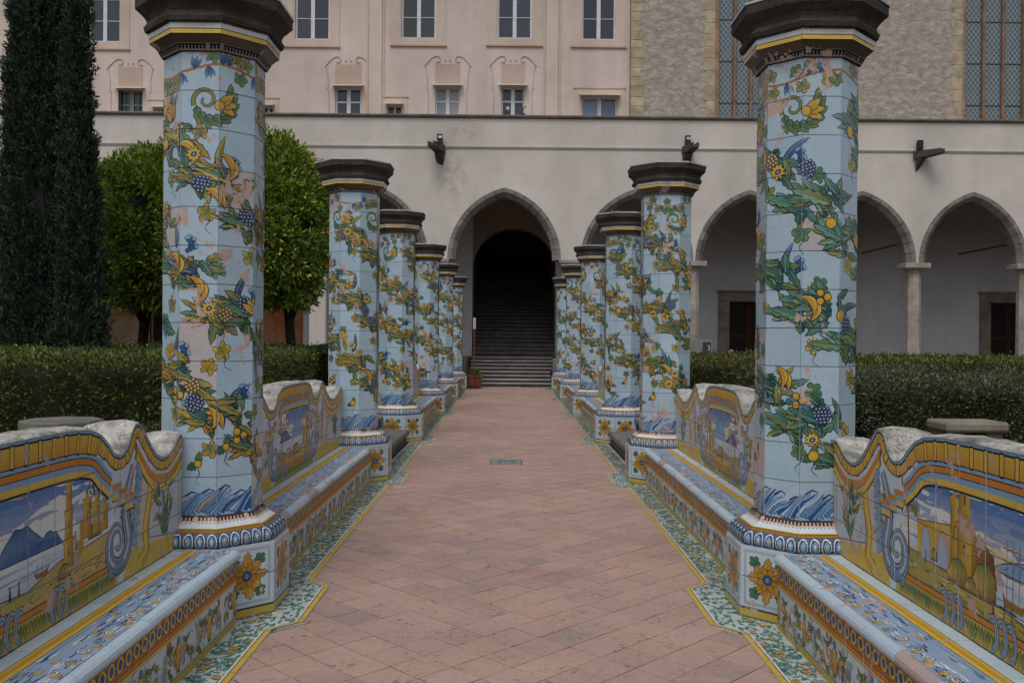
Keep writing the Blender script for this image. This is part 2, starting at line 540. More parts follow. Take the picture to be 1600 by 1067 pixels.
def p_fruit(P, x, y, r, c0=YEL, c1=OCHRE, ry=None, a=0):
    P.poly(disc(x, y, r + LW, (ry or r) + LW, 12, a), INK)
    P.fan((x - r * .25, y + r * .25), disc(x, y, r, ry, 12, a), c0, c1)
    P.stroke([(x + r * .35 * cos(k), y + r * .35 * sin(k)) for k in (2.6, 3.6, 4.6, 5.4)], LW * .7, mixc(BROWN, c1, .3), LW * .3)

def p_grapes(P, x, y, rng, s=.011, rows=(4, 4, 3, 2, 1), ang=0, col=BLUE):
    for j, n in enumerate(rows):
        for i in range(n):
            lx, ly = (i - (n - 1) / 2) * s * 1.9 + rng.uniform(-.2, .2) * s, -j * s * 1.7
            (gx, gy), = rot([(lx, ly)], x, y, ang)
            P.poly(disc(gx, gy, s * 1.12, n=8), mixc(INK, col, .25))
            P.poly(disc(gx - s * .1, gy + s * .15, s * .58, n=6), mixc(col, WHITE, .42))

def p_banana(P, x, y, ang, ln, w, c0=YEL, c1=ORG):
    n = 7; o, i_ = [], []
    for k in range(n + 1):
        t = k / n; a = -1.0 + 2.0 * t; R = ln / 1.7
        o.append((R * sin(a), R * (cos(a) - .55) + w * .55 * sin(pi * t)))
        i_.append((R * sin(a) * .97, R * (cos(a) - .55) - w * .45 * sin(pi * t)))
    loc = o + i_[1:-1][::-1]
    pts = rot(loc, x, y, ang)
    P.poly(grow(pts, LW), INK)
    P.poly(pts, [c0] * len(o) + [c1] * (len(i_) - 2))
    P.stroke(rot([(p[0], (p[1] + q[1]) / 2) for p, q in list(zip(o, i_))[1:-1]], x, y, ang), LW * .6, BROWN)

def p_flower(P, x, y, r, rng, n=9, cen=BLUE, c0=YEL, c1=OCHRE):
    a0 = rng.uniform(0, 6); loc = []
    for i in range(2 * n):
        k = r * (1.0 if i % 2 == 0 else .66) * rng.uniform(.9, 1.08)
        loc.append((k * cos(a0 + pi * i / n), k * sin(a0 + pi * i / n)))
    pts = [(x + p[0], y + p[1]) for p in loc]
    P.poly(grow(pts, LW), INK)
    P.fan((x, y), pts, c0, [c1 if i % 2 else c0 for i in range(2 * n)])
    P.poly(disc(x, y, r * .44, r * .34, 10, .4), INK)
    P.poly(disc(x, y, r * .36, r * .26, 10, .4), cen)
    P.poly(disc(x, y, r * .17, r * .12, 6, .4), mixc(cen, WHITE, .5))

def p_tendril(P, x, y, ang, ln, rng, col=INK, w=.006):
    pts = []; ph = rng.uniform(0, 2); am = ln * .16
    for i in range(9):
        t = i / 8
        pts.append((ln * t, am * sin(ph + t * 6.5) * (0.4 + t)))
    P.stroke(rot(pts, x, y, ang), w, col, w * .35)

def p_spiral(P, x, y, r, turns, w, col, a0=0, sg=1, ink=True, n=26):
    pts = []
    for i in range(n):
        t = i / (n - 1); k = r * (1 - .82 * t)
        a = a0 + sg * t * turns * 2 * pi
        pts.append((x + k * cos(a), y + k * sin(a)))
    if ink: P.stroke(pts, w + 2 * LW, INK, (w + 2 * LW) * .45)
    P.stroke(pts, w, col, w * .4)

def p_bell(P, x, y, ang, ln):
    loc = [(0, .2), (.55, .28), (1, .55), (1, -.55), (.55, -.28), (0, -.2)]
    pts = rot([(p[0] * ln, p[1] * ln * .6) for p in loc], x, y, ang)
    P.poly(grow(pts, LW), INK); P.poly(pts, BLUE)
    q = rot(disc(ln, 0, ln * .16, ln * .34, 8), x, y, ang)
    P.poly(grow(q, LW * .7), INK); P.poly(q, PALEB)

# ------------------------------------------------------------------ columns
TS, ROWS, Z_SH = .221, 12, .575
AP = TS * 1.20711
Z_TOP = Z_SH + TS * ROWS
PER = 8 * TS
T22 = math.tan(pi / 8)

def oct_fn(u, v, h):
    """u runs round the shaft (face 0 looks to +X), v is height, h stands off the face"""
    k = int(u // TS); k = min(7, max(0, k)); w = u - (k + .5) * TS
    a = k * pi / 4; r = AP + h
    return (r * cos(a) - w * sin(a), r * sin(a) + w * cos(a), v)

def garland(seed, warm):
    rng = random.Random(seed); P = Paint()
    LG, DT = srgb(118, 156, 112), srgb(40, 94, 92)
    greens = [(GREEN, OCHRE), (TEAL, LG), (GREEN, YEL), (GREEN, OLIVE), (TEAL, OCHRE), (OLIVE, YEL), (LG, TEAL), (OLIVE, OCHRE), (TEAL, GREEN), (GREEN, ORG)] if warm > .5 else \
             [(TEAL, srgb(122, 166, 150)), (GREEN, srgb(118, 164, 150)), (srgb(96, 142, 130), TEAL), (TEAL, GREEN), (OLIVE, srgb(140, 168, 128)), (GREEN, OLIVE), (DT, LG)]
    # vine under the capital
    for u in np.arange(0, PER, .040):
        y = Z_TOP - .10 + .03 * sin(u * 9)
        P.stroke([(u, y), (u + .03, y + .012 * cos(u * 9)), (u + .045, Z_TOP - .10 + .03 * sin((u + .040) * 9))], .014, mixc(ORG, BROWN, .4))
        if rng.random() < .8:
            s = rng.choice((-1, 1))
            if rng.random() < .7: p_vine(P, u + rng.uniform(-.01, .02), y + s * .046, .041, s * pi / 2 + rng.uniform(-.5, .5), GREEN, OLIVE if rng.random() < .5 else OCHRE)
            else:
                for q in (-.3, .1, .5): p_leaf(P, u, y, s * (1.2 + q), .075, .019, BLUE, PALEB, 0, 3, vein=False, lw=.003)
    # scroll with a gourd, on every other face
    for k in range(0, 8, 2):
        cx, cy = (k + .9 + rng.uniform(-.1, .1)) * TS, Z_TOP - TS * 1.45
        for q in range(8):
            a = -2.9 + q * .42
            p_leaf(P, cx + .10 * cos(a), cy + .085 * sin(a) + .03, a + 1.5, .115, .046, GREEN, OLIVE, .18, 6)
        p_spiral(P, cx - .045, cy + .045, .075, 1.2, .020, OLIVE, 3.6, -1)
        for q in (-.5, .1, .7): p_leaf(P, cx + .04, cy + .02, q, .10, .05, OCHRE, YEL, .06, 6)
        p_fruit(P, cx + .035, cy + .015, .028, YEL, OCHRE)
    slope, gapv = .66 * 2 / PER, .66
    Pl, Pf, Ph = Paint(), Paint(), Paint()
    for b in range(-1, 5):
        v0 = Z_TOP - .62 - gapv * b + rng.uniform(-.03, .03) + .35
        u = .03
        i = 0
        while u < PER:
            v = v0 - slope * u + .025 * sin(u * 7 + b)
            if .90 < v < Z_TOP - .37:
                da = -math.atan(slope)
                f = .62 + .38 * warm
                if i % 2 == 0:      # feathered plume of blades, tips up and back along the band
                    nb = 17 if warm > .5 else 12
                    bx_, by_ = u + .07, v - .035 + (.075 if (i // 2) % 2 else -.06)
                    order = sorted(range(nb), key=lambda q: -abs(q - (nb - 1) / 2))
                    for q in order:
                        t = (q - (nb - 1) / 2) / ((nb - 1) / 2)
                        a = pi + da * .50 - t * 1.30 + rng.uniform(-.10, .10)
                        c0, c1 = rng.choice(greens)
                        hf = None
                        if rng.random() < (.55 if warm > .5 else .5): hf = rng.choice((OCHRE, YEL, OLIVE, ORG)) if warm > .5 else rng.choice((LG, srgb(136, 176, 160), OLIVE))
                        if rng.random() < .05: c0, c1, hf = BLUE, PALEB, None
                        p_leaf(Pl, bx_ + rng.uniform(-.02, .02) - .03 * abs(t), by_ - t * .095, a, rng.uniform(.19, .28) * (1 - .25 * abs(t)), rng.uniform(.033, .045) + (0 if warm > .5 else .017), c0, c1, .24, 8, t * .28 + rng.uniform(-.1, .1), half=hf)
                    for q in range(5):
                        c0, c1 = rng.choice(greens)
                        p_leaf(Pl, bx_ + rng.uniform(-.05, .05), by_ + rng.uniform(-.09, .11), (da if q < 3 else pi + da) + rng.uniform(-1.1, 1.1), rng.uniform(.11, .16), .042, c0, c1, .22, 7, rng.uniform(-.2, .2))
                k = rng.random(); fx, fy = u + .05 + rng.uniform(-.03, .03), v + rng.uniform(-.13, .15)
                if (i % 2 == 0 or rng.random() < .6) and rng.random() < f + .1:
                    if k < .2: p_fruit(Pf, fx, fy, rng.uniform(.027, .037))
                    elif k < .34:
                        for q in range(3): p_fruit(Pf, fx + .028 * cos(q * 2.1), fy + .028 * sin(q * 2.1), .020, YEL, OCHRE)
                    elif k < .52:
                        p_banana(Pf, fx + .02, fy - .02, -1.2 + rng.uniform(-.4, .6), .14, .044); p_banana(Pf, fx, fy, -1.0 + rng.uniform(-.4, .6), .13, .042)
                    elif k < .62: p_grapes(Pf, fx, fy + .06, rng, .0115, (4, 5, 5, 4, 2), rng.uniform(-.4, .4))
                    elif k < .70: p_grapes(Pf, fx, fy + .05, rng, .0115, (3, 4, 4, 3), .5, OCHRE)
                    elif k < .90: p_flower(Pf, fx, fy, rng.uniform(.042, .058), rng)
                    else:
                        for q in (-.6, -.2, .2, .6): p_leaf(Pf, fx, fy, 1.9 + q, .10, .04, OCHRE, YEL, .05, 5)
                if i % 4 == 1:      # vine leaves and tendrils hanging below
                    hx, hy = u + rng.uniform(-.05, .05), v - rng.uniform(.18, .23)
                    Ph.stroke([(u, v - .04), ((u + hx) / 2 + .012, (v + hy) / 2), (hx, hy + .03)], .009, ORG)
                    p_vine(Ph, hx, hy, rng.uniform(.042, .058), -pi / 2 + rng.uniform(-.7, .7), rng.choice((GREEN, OLIVE, TEAL)), rng.choice((OCHRE, OLIVE, YEL)))
                    if rng.random() < .7: p_tendril(Ph, hx + .01, hy - .03, -pi / 2 + rng.uniform(-.4, .4), .10, rng)
                if i % 5 == 2:      # curling blue and green leaves standing above
                    c = rng.choice(((BLUE, PALEB), (BLUE, OLIVE), (OLIVE, YEL)))
                    p_leaf(Ph, u, v + .11, 1.2 + rng.uniform(-.6, .6), rng.uniform(.13, .20), .042, c[0], c[1], .04, 6, rng.choice((-.45, .45)))
                if i % 5 == 0 and rng.random() < .8: p_vine(Ph, u + rng.uniform(-.04, .04), v + rng.uniform(.17, .23), rng.uniform(.038, .052), pi / 2 + rng.uniform(-.8, .8), rng.choice((GREEN, OLIVE, TEAL)), rng.choice((OCHRE, GREEN, LG)))
                if i % 5 == 3 and rng.random() < .6:
                    for q in range(3): p_bell(Ph, u + .02 * q, v + .16 + .012 * q, .6 + q * .7, .065)
            u += .072 * rng.uniform(.85, 1.15); i += 1
    P.extend(Ph); P.extend(Pl); P.extend(Pf)
    # oranges and tendrils low on the shaft
    for k in range(8):
        if rng.random() < .7:
            cx, cy = (k + rng.uniform(.25, .75)) * TS, Z_SH + TS * rng.uniform(1.3, 1.9)
            p_leaf(P, cx, cy, 3.6, .07, .04, TEAL, GREEN); p_leaf(P, cx, cy, 1.4, .07, .035, GREEN, OLIVE)
            p_fruit(P, cx, cy, .03 if rng.random() < .6 else .02); p_tendril(P, cx, cy - .03, -1.5, .09, rng)
    # blue waves at the foot
    for u in np.arange(-.05, PER, .024):
        hgt = .125 + .022 * sin(u * 23)
        x = float(u)
        pts = [(x + .13 * t, Z_SH + .012 + hgt * (t ** .8) + .012 * sin(t * 5 + u * 40)) for t in (0, .25, .5, .75, 1)]
        c = rng.choice((BLUE, PALEB, mixc(BLUE, PALEB, .5), PALEB, mixc(PALEB, WHITE, .5), mixc(OCHRE, PALEB, .35) if rng.random() < .5 else PALEB))
        P.stroke(pts, .026, mixc(BLUE, INK, .12), .010)
        P.stroke([(p[0] + .005, p[1] + .004) for p in pts], .019, c, .006)
        if int(u / .024) % 4 == 0:
            P.stroke([(x + .10, Z_SH + hgt + .005), (x + .14, Z_SH + hgt + .03), (x + .17, Z_SH + hgt + .018), (x + .165, Z_SH + hgt)], .012, mixc(BLUE, INK, .5), .004)
    return P

def column_tiles(seed, warm):
    """meshes of the shaft tiles of one design"""
    rng = random.Random(seed + 99); P = garland(seed, warm); out = []
    for k in range(8):
        for r in range(ROWS):
            y0, y1 = Z_SH + r * TS, Z_SH + (r + 1) * TS
            b = jit(TILE, rng, .05)
            if rng.random() < .035: b = mixc(b, srgb(196, 176, 168), .7)
            dz = rng.uniform(-.0007, .0007)
            tx, ty = rng.uniform(-.008, .008), rng.uniform(-.008, .008); uc, vc = (k + .5) * TS, (y0 + y1) / 2
            tf = lambda u, v, h: oct_fn(u, v, h + tx * (u - uc) + ty * (v - vc))
            mb = MB(); lay_tile(mb, tf, k * TS, (k + 1) * TS - 1e-5, y0, y1, P, b, .0020, .012, dz=dz)
            me = mb.mesh('tile'); me.materials.append(M['maj']); out.append(me)
    return out

def oct_ring(ap, z, a0=0.0):
    R = ap / cos(pi / 8)
    return [(R * cos(pi / 8 + i * pi / 4 + a0), R * sin(pi / 8 + i * pi / 4 + a0), z) for i in range(8)]

def face_fn(k, prof):
    """point on face k of an octagonal moulding. w in -1..1 across, t = index along the profile (r, z)"""
    a = k * pi / 4
    def fn(w, t, h=0.0):
        i = min(len(prof) - 2, max(0, int(t))); q = t - i
        r = prof[i][0] + (prof[i + 1][0] - prof[i][0]) * q
        z = prof[i][1] + (prof[i + 1][1] - prof[i][1]) * q
        dr, dz = prof[i + 1][0] - prof[i][0], prof[i + 1][1] - prof[i][1]
        L = hypot(dr, dz) or 1
        nr, nz = dz / L, -dr / L
        r2, z2 = r + nr * h, z + nz * h
        x = w * r * T22
        return (r2 * cos(a) - x * sin(a), r2 * sin(a) + x * cos(a), z2)
    return fn

# profile of the painted mouldings (apothem, height)
PED_A, PED_H = .42, .412
TOR = [(.352, PED_H), (.380, .416), (.398, .432), (.404, .455), (.398, .478), (.380, .494), (.352, .498)]
BASE = [(.352, .498), (.352, .516), (.340, .518), (.302, .543), (.302, .546), (.281, .574)]
BASEC = [OCHRE, mixc(OCHRE, YEL, .4), WHITE, WHITE, srgb(206, 176, 158)]
CAPP = [(.281, Z_TOP + .002), (.300, Z_TOP + .040), (.303, Z_TOP + .045), (.338, Z_TOP + .078), (.345, Z_TOP + .080), (.345, Z_TOP + .104), (.347, Z_TOP + .108), (.350, Z_TOP + .142)]
CAPC = [srgb(150, 142, 132), srgb(74, 64, 56), srgb(96, 84, 72), INK, YEL, INK, WHITE]
ZS = Z_TOP + .142
STONE = [(.33, ZS), (.372, ZS + .004), (.378, ZS + .030), (.366, ZS + .046), (.362, ZS + .062), (.372, ZS + .086), (.396, ZS + .112), (.414, ZS + .128), (.418, ZS + .134), (.420, ZS + .182), (.412, ZS + .190)]
LEAD = [(.424, ZS + .186), (.426, ZS + .199), (.40, ZS + .206), (.05, ZS + .235)]

def moulding_faces(prof, cols, name, decor=None, wear=0):
    res = []
    rng = random.Random(5)
    for k in range(8):
        fn = face_fn(k, prof); mb = MB(); g = .006
        for i in range(len(prof) - 1):
            c = jit(cols[i % len(cols)], rng, .05)
            mb.add([fn(-1 + g, i), fn(1 - g, i), fn(1 - g, i + .9999), fn(-1 + g, i + .9999)], [(0, 1, 2, 3)], c)
        if decor: decor(mb, fn, rng, k)
        me = mb.mesh(name); me.materials.append(M['maj']); res.append(me)
    return res

def decor_torus(mb, fn, rng, k):
    n = 5
    for i in range(n):
        c = -1 + (i + .5) * 2 / n
        def el(rx, rt, h, col, m=12, dx=0):
            mb.add([fn(c + dx, 3, h)] + [fn(c + dx + rx * cos(2 * pi * j / m), 3 + rt * sin(2 * pi * j / m), h) for j in range(m)],
                   [(0, 1 + j, 1 + (j + 1) % m) for j in range(m)], col)
        el(.199, 2.3, .0012, INK); el(.178, 2.0, .004, WHITE); el(.140, 1.55, .007, BLUE); el(.098, 1.05, .0085, PALEB); el(.04, .5, .0095, YEL if rng.random() < .5 else WHITE, 6)

def decor_base(mb, fn, rng, k):
    n = 11                       # black comb pattern above, dentil dots on the white ledge
    for i in range(n):
        if rng.random() < .06: continue
        c = -1 + (i + .5) * 2 / n; w = .055
        mb.add([fn(c - w, 4.25, .0008), fn(c + w, 4.25, .0008), fn(c + w * .7, 4.9, .0008), fn(c - w * .7, 4.9, .0008)], [(0, 1, 2, 3)], INK)
        mb.add([fn(c - .09, 4.78, .0012), fn(c + .09, 4.78, .0012), fn(c + .09, 4.97, .0012), fn(c - .09, 4.97, .0012)], [(0, 1, 2, 3)], INK)
        mb.add([fn(c - .04, 2.80, .0008), fn(c + .04, 2.80, .0008), fn(c + .02, 2.96, .0008), fn(c - .02, 2.96, .0008)], [(0, 1, 2, 3)], mixc(INK, PALEB, .3))
    mb.add([fn(-.98, .86, .0008), fn(.98, .86, .0008), fn(.98, .97, .0008), fn(-.98, .97, .0008)], [(0, 1, 2, 3)], INK)

def decor_cap(mb, fn, rng, k):
    n = 12
    for i in range(n):
        if rng.random() < .08: continue
        c = -1 + (i + .5) * 2 / n
        mb.add([fn(c - .06, .35, .0008), fn(c, .15, .0008), fn(c + .06, .35, .0008), fn(c + .045, .8, .0008), fn(c - .045, .8, .0008)], [(0, 1, 2, 3, 4)], INK)
        mb.add([fn(c - .085, .70, .0012), fn(c + .085, .70, .0012), fn(c + .085, .92, .0012), fn(c - .085, .92, .0012)], [(0, 1, 2, 3)], INK)
    mb.add([fn(-.98, 6.80, .0008), fn(.98, 6.80, .0008), fn(.98, 6.97, .0008), fn(-.98, 6.97, .0008)], [(0, 1, 2, 3)], INK)

TOR_M = moulding_faces(TOR, [srgb(96, 104, 128)], 'torus_tile', decor_torus)
BASE_M = moulding_faces(BASE, BASEC, 'base_tile', decor_base)
CAP_M = moulding_faces(CAPP, CAPC, 'cornice_tile', decor_cap)

def pedestal_meshes():
    """two rows of tiles on each face: halves of one big flower in a lined frame, yellow skirting"""
    res = []; S = 2 * PED_A * T22
    rng = random.Random(3)
    for k in range(8):
        a = k * pi / 4
        def fn(u, v, h):
            r = PED_A + h
            return (r * cos(a) - u * sin(a), r * sin(a) + u * cos(a), v)
        P = Paint(); w = S / 2
        P.poly([(-w, 0), (w, 0), (w, .058), (-w, .058)], mixc(YEL, OLIVE, .35))
        P.poly([(-w, .052), (w, .052), (w, .060), (-w, .060)], INK)
        P.poly([(-w, 0), (w, 0), (w, .012), (-w, .012)], srgb(120, 110, 100))
        for q in (.028, .036):
            P.stroke([(-w + q, .075 + q - .02), (w - q, .075 + q - .02), (w - q, PED_H - q + .008), (-w + q, PED_H - q + .008), (-w + q, .075 + q - .02)], .003, mixc(INK, PALEB, .35))
        cy = .24
        for i in range(4):
            b = pi / 4 + i * pi / 2
            p_vine(P, .115 * cos(b), cy + .125 * sin(b), .034, b, TEAL, GREEN)
        for i in range(8):
            b = i * pi / 4
            b += rng.uniform(-.16, .16)
            p_leaf(P, .015 * cos(b), cy + .015 * sin(b), b, (.125 if i % 2 == 0 else .105) * rng.uniform(.85, 1.1), rng.uniform(.058, .078), mixc(OCHRE, BROWN, rng.uniform(.2, .5)), rng.choice((OCHRE, mixc(OCHRE, YEL, .5), mixc(OCHRE, OLIVE, .3))), .30, 9, rng.uniform(-.15, .15), lw=.003)
        for i in range(8):
            b = (i + .5) * pi / 4
            p_leaf(P, 0, cy, b, .075, .03, mixc(OCHRE, BROWN, .35), OCHRE, .1, 5, lw=.003)
        P.poly(disc(0, cy, .030), INK); P.poly(disc(0, cy, .025), BLUE); P.poly(disc(0, cy, .011, n=8), PALEB)
        for y0, y1 in ((0, .062), (.062, cy), (cy, PED_H)):
            mb = MB(); lay_tile(mb, fn, -w, w, y0, y1, P, jit(mixc(TILE, WHITE, .3), rng), .0022, .01, dz=rng.uniform(-.0006, .0006))
            me = mb.mesh('pedestal_tile'); me.materials.append(M['maj']); res.append(me)
    return res
PED_M = pedestal_meshes()

def simple_mesh(mb, name, mat, smooth=False):
    me = mb.mesh(name); me.materials.append(mat)
    if smooth: me.polygons.foreach_set('use_smooth', [True] * len(me.polygons))
    return me
_g = srgb(150, 118, 104)
CORE_M = simple_mesh(MB().rings([oct_ring(PED_A - .010, 0), oct_ring(PED_A - .010, PED_H - .001), oct_ring(.345, PED_H), oct_ring(.345, .49), oct_ring(.262, .57),
                                oct_ring(AP - .011, Z_SH), oct_ring(AP - .011, Z_TOP), oct_ring(.33, ZS)], True, True, True, _g), 'core', M['grout'])
_pt = jit(srgb(168, 166, 160), random.Random(2))
PTOP_M = simple_mesh(MB().rings([oct_ring(PED_A - .003, PED_H - .012), oct_ring(PED_A - .003, PED_H + .0016), oct_ring(.34, PED_H + .0016)], True, False, False, mixc(TILE, WHITE, .4)), 'pedestal_top', M['maj'])
def stone_cap():
    mb = MB(); rng = random.Random(8); rs = []
    for r, z in STONE:
        ring = []
        for k in range(8):
            a0, a1 = pi / 8 + (k - 1) * pi / 4, pi / 8 + k * pi / 4
            R = r / cos(pi / 8)
            p, q = (R * cos(a0), R * sin(a0)), (R * cos(a1), R * sin(a1))
            for t in (0, .33, .67):
                e = rng.uniform(-.003, .003) if t else rng.uniform(-.008, .001)
                x, y = p[0] + (q[0] - p[0]) * t, p[1] + (q[1] - p[1]) * t
                L = hypot(x, y); ring.append((x * (1 + e / L), y * (1 + e / L), z + rng.uniform(-.0022, .0022)))
        rs.append(ring)
    mb.rings(rs, True, False, True, srgb(78, 72, 67))
    return simple_mesh(mb, 'capital', M['piperno'])
STONE_M = stone_cap()
LEAD_M = simple_mesh(MB().rings([oct_ring(r, z) for r, z in LEAD], True, False, True, srgb(196, 208, 220)), 'flashing', M['metal'])
KNOB_M = simple_mesh(MB().rings([[(r * cos(i * pi / 4), r * sin(i * pi / 4), z) for i in range(8)] for r, z in ((.011, 0), (.010, .035), (.017, .040), (.017, .052), (.008, .060))], True, False, True, srgb(92, 90, 88)), 'knob', M['metal'])

DESIGNS = [column_tiles(11, .95), column_tiles(23, .1), column_tiles(37, 1.0)]

D1, BAY = 5.36, 4.824
YS = [D1, D1 + BAY, D1 + BAY + 3.886, D1 + 2 * BAY + 3.886, D1 + 3 * BAY + 3.886, D1 + 4 * BAY + 3.886]
CX = 1.78
COLS = [  # side, index, design, turn (eighths), label
    (-1, 0, 0, 0, 'nearest tiled column on the left, beside the lighthouse bench, yellow fruit garlands'),
    (1, 0, 1, 3, 'nearest tiled column on the right, with broad green acanthus garlands'),
    (-1, 1, 2, 1, 'second tiled column on the left, just before the stone garden steps'),
    (1, 1, 2, 4, 'second tiled column on the right, just before the stone garden steps'),
    (-1, 2, 0, 3, 'third tiled column on the left, just beyond the stone garden steps'),
    (1, 2, 0, 5, 'third tiled column on the right, just beyond the stone garden steps'),
    (-1, 3, 2, 6, 'fourth tiled column on the left, half hidden behind the third'),
    (1, 3, 2, 2, 'fourth tiled column on the right, half hidden behind the third'),
    (-1, 4, 0, 5, 'fifth tiled column on the left, only a slice showing'),
    (1, 4, 2, 5, 'fifth tiled column on the right, only a slice showing'),
    (-1, 5, 0, 2, 'last tiled column on the left, next to the boxed plant'),
    (1, 5, 1, 6, 'last tiled column on the right, against the stair cheek block'),
]
def make_column(side, i, des, turn, label):
    root = empty('majolica_column', (side * CX, YS[i], 0), label, 'column', 'tiled octagonal columns lining the path', turn * pi / 4)
    for me in DESIGNS[des]: link('tile', me, root)
    for me in TOR_M: link('torus_tile', me, root)
    for me in BASE_M: link('base_tile', me, root)
    for me in CAP_M: link('cornice_tile', me, root)
    for me in PED_M: link('pedestal_tile', me, root)
    link('core', CORE_M, root); link('pedestal_top', PTOP_M, root); link('capital', STONE_M, root)
    fl = link('flashing', LEAD_M, root)
    for x, y in ((-.16, .1), (.2, -.06)):
        k = link('knob', KNOB_M, fl); k.location = (x, y, ZS + .216)
for c in COLS: make_column(*c)

# ------------------------------------------------------------------ benches
BX = 1.51                 # lateral position of the bench fronts
SEAT_Z, SEAT_D = .412, .35
L_SEAT = BAY - 2 * .405
L_BACK = BAY - 2 * .285

def interp_prof(pts, n=220):
    xs = np.array([p[0] for p in pts]); zs = np.array([p[1] for p in pts])
    # Catmull-Rom through the points
    q = np.linspace(0, xs[-1], n); out = []
    for x in q:
        i = int(min(len(xs) - 2, max(0, np.searchsorted(xs, x) - 1)))
        x0, x1 = xs[i], xs[i + 1]; t = (x - x0) / (x1 - x0)
        m0 = (zs[i + 1] - zs[i - 1]) / (xs[i + 1] - xs[i - 1]) if i > 0 else 0
        m1 = (zs[i + 2] - zs[i]) / (xs[i + 2] - xs[i]) if i + 2 < len(xs) else 0
        h = x1 - x0
        out.append((2 * t ** 3 - 3 * t ** 2 + 1) * zs[i] + (t ** 3 - 2 * t ** 2 + t) * h * m0 + (-2 * t ** 3 + 3 * t ** 2) * zs[i + 1] + (t ** 3 - t ** 2) * h * m1)
    return q, np.array(out)
HB = L_BACK / 2
PROF = {
    'wide': [(0, 1.20), (.7, 1.199), (.95, 1.188), (1.10, 1.155), (1.19, 1.10), (1.25, 1.050), (1.30, 1.034), (1.36, 1.040), (1.405, 1.075), (1.44, 1.128), (1.475, 1.160), (1.515, 1.168), (1.56, 1.148), (1.63, 1.085), (1.72, 1.005), (1.81, .958), (1.90, .955), (1.98, .982), (2.06, 1.032), (HB, 1.050)],
    'short': [(0, 1.20), (.34, 1.195), (.52, 1.172), (.62, 1.12), (.69, 1.05), (.76, 1.025), (.86, 1.035), (.95, 1.09), (1.03, 1.15), (1.09, 1.166), (1.16, 1.145), (1.30, 1.06), (1.48, .98), (1.66, .955), (1.84, .98), (2.0, 1.04), (HB, 1.055)],
}
XE = {'wide': 1.25, 'short': .66}    # half width of the landscape hump
PF = {}
for _k, _p in PROF.items():
    q, z = interp_prof(_p)
    PF[_k] = (np.concatenate([-q[:0:-1], q]), np.concatenate([z[:0:-1], z]))
def ztop(kind, x): return float(np.interp(x, *PF[kind]))

def offset_curve(kind, x0, x1, off, n):
    """points of the profile pushed inwards (down) by off"""
    out = []
    for i in range(n + 1):
        x = x0 + (x1 - x0) * i / n; e = .012
        dx, dz = 2 * e, ztop(kind, x + e) - ztop(kind, x - e); L = hypot(dx, dz)
        out.append((x + dz / L * off, ztop(kind, x) - dx / L * off))
    return out

SKYB, SAND, HAZEY = srgb(82, 128, 186), srgb(210, 178, 100), srgb(228, 228, 224)
def gdep(kind, x):
    t = min(1, max(0, (XE[kind] - .02 - abs(x)) / .16))
    return .072 + .034 * t
def p_gadroon(P, kind, rng):
    """egg-like ochre moulding along the whole upper edge, blue rim"""
    x = -HB; wide = True; n = 4
    P.strip(offset_curve(kind, -HB, HB, .002, 240), offset_curve(kind, -HB, HB, .020, 240), PALEB)
    while x < HB - .005:
        # step measured along the curve
        sl = abs(ztop(kind, x + .02) - ztop(kind, x)) / .02
        d = (.078 if wide else .026) / sqrt(1 + sl * sl) * rng.uniform(.9, 1.1)
        x2 = min(HB, x + d)
        g = gdep(kind, (x + x2) / 2)
        A = offset_curve(kind, x, x2, .0155 if wide else .012, n); B = offset_curve(kind, x, x2, g + (0 if wide else .004), n)
        P.strip(A, B, INK)
        A2 = offset_curve(kind, x + d * .05, x2 - d * .05, .020 + .004 * wide, n); B2 = offset_curve(kind, x + d * .05, x2 - d * .05, g - .005, n)
        c = jit(OCHRE if wide else YEL, rng, .12)
        P.strip(A2, B2, mixc(c, YEL, .7), [mixc(c, ORG, .3)] * (n + 1))
        x = x2; wide = not wide

def p_hump_bands(P, kind):
    xe = XE[kind]; n = 60
    o = .100
    for w, c in ((.021, PALEB), (.005, INK), (.025, ORG), (.004, INK), (.024, PALEB), (.027, YEL), (.011, INK)):
        P.strip(offset_curve(kind, -xe - .02, xe + .02, o, n), offset_curve(kind, -xe - .02, xe + .02, o + w, n), c)
        o += w
    for s in (-1, 1):       # stepped ends of the frame, then an orange upright with a notch
        x0, z0 = xe - .02, ztop(kind, xe) - .20
        for k in range(3):
            a, b, z = x0 + k * .07, x0 + (k + 1) * .07 + .03, z0 - k * .035
            for dz, w, c in ((0, .026, ORG), (-.027, .022, PALEB), (-.050, .026, YEL), (-.078, .006, INK)):
                P.poly([(s * a, z + dz + .05), (s * b, z + dz + .05), (s * b, z + dz + .05 - w), (s * a, z + dz + .05 - w)], c)

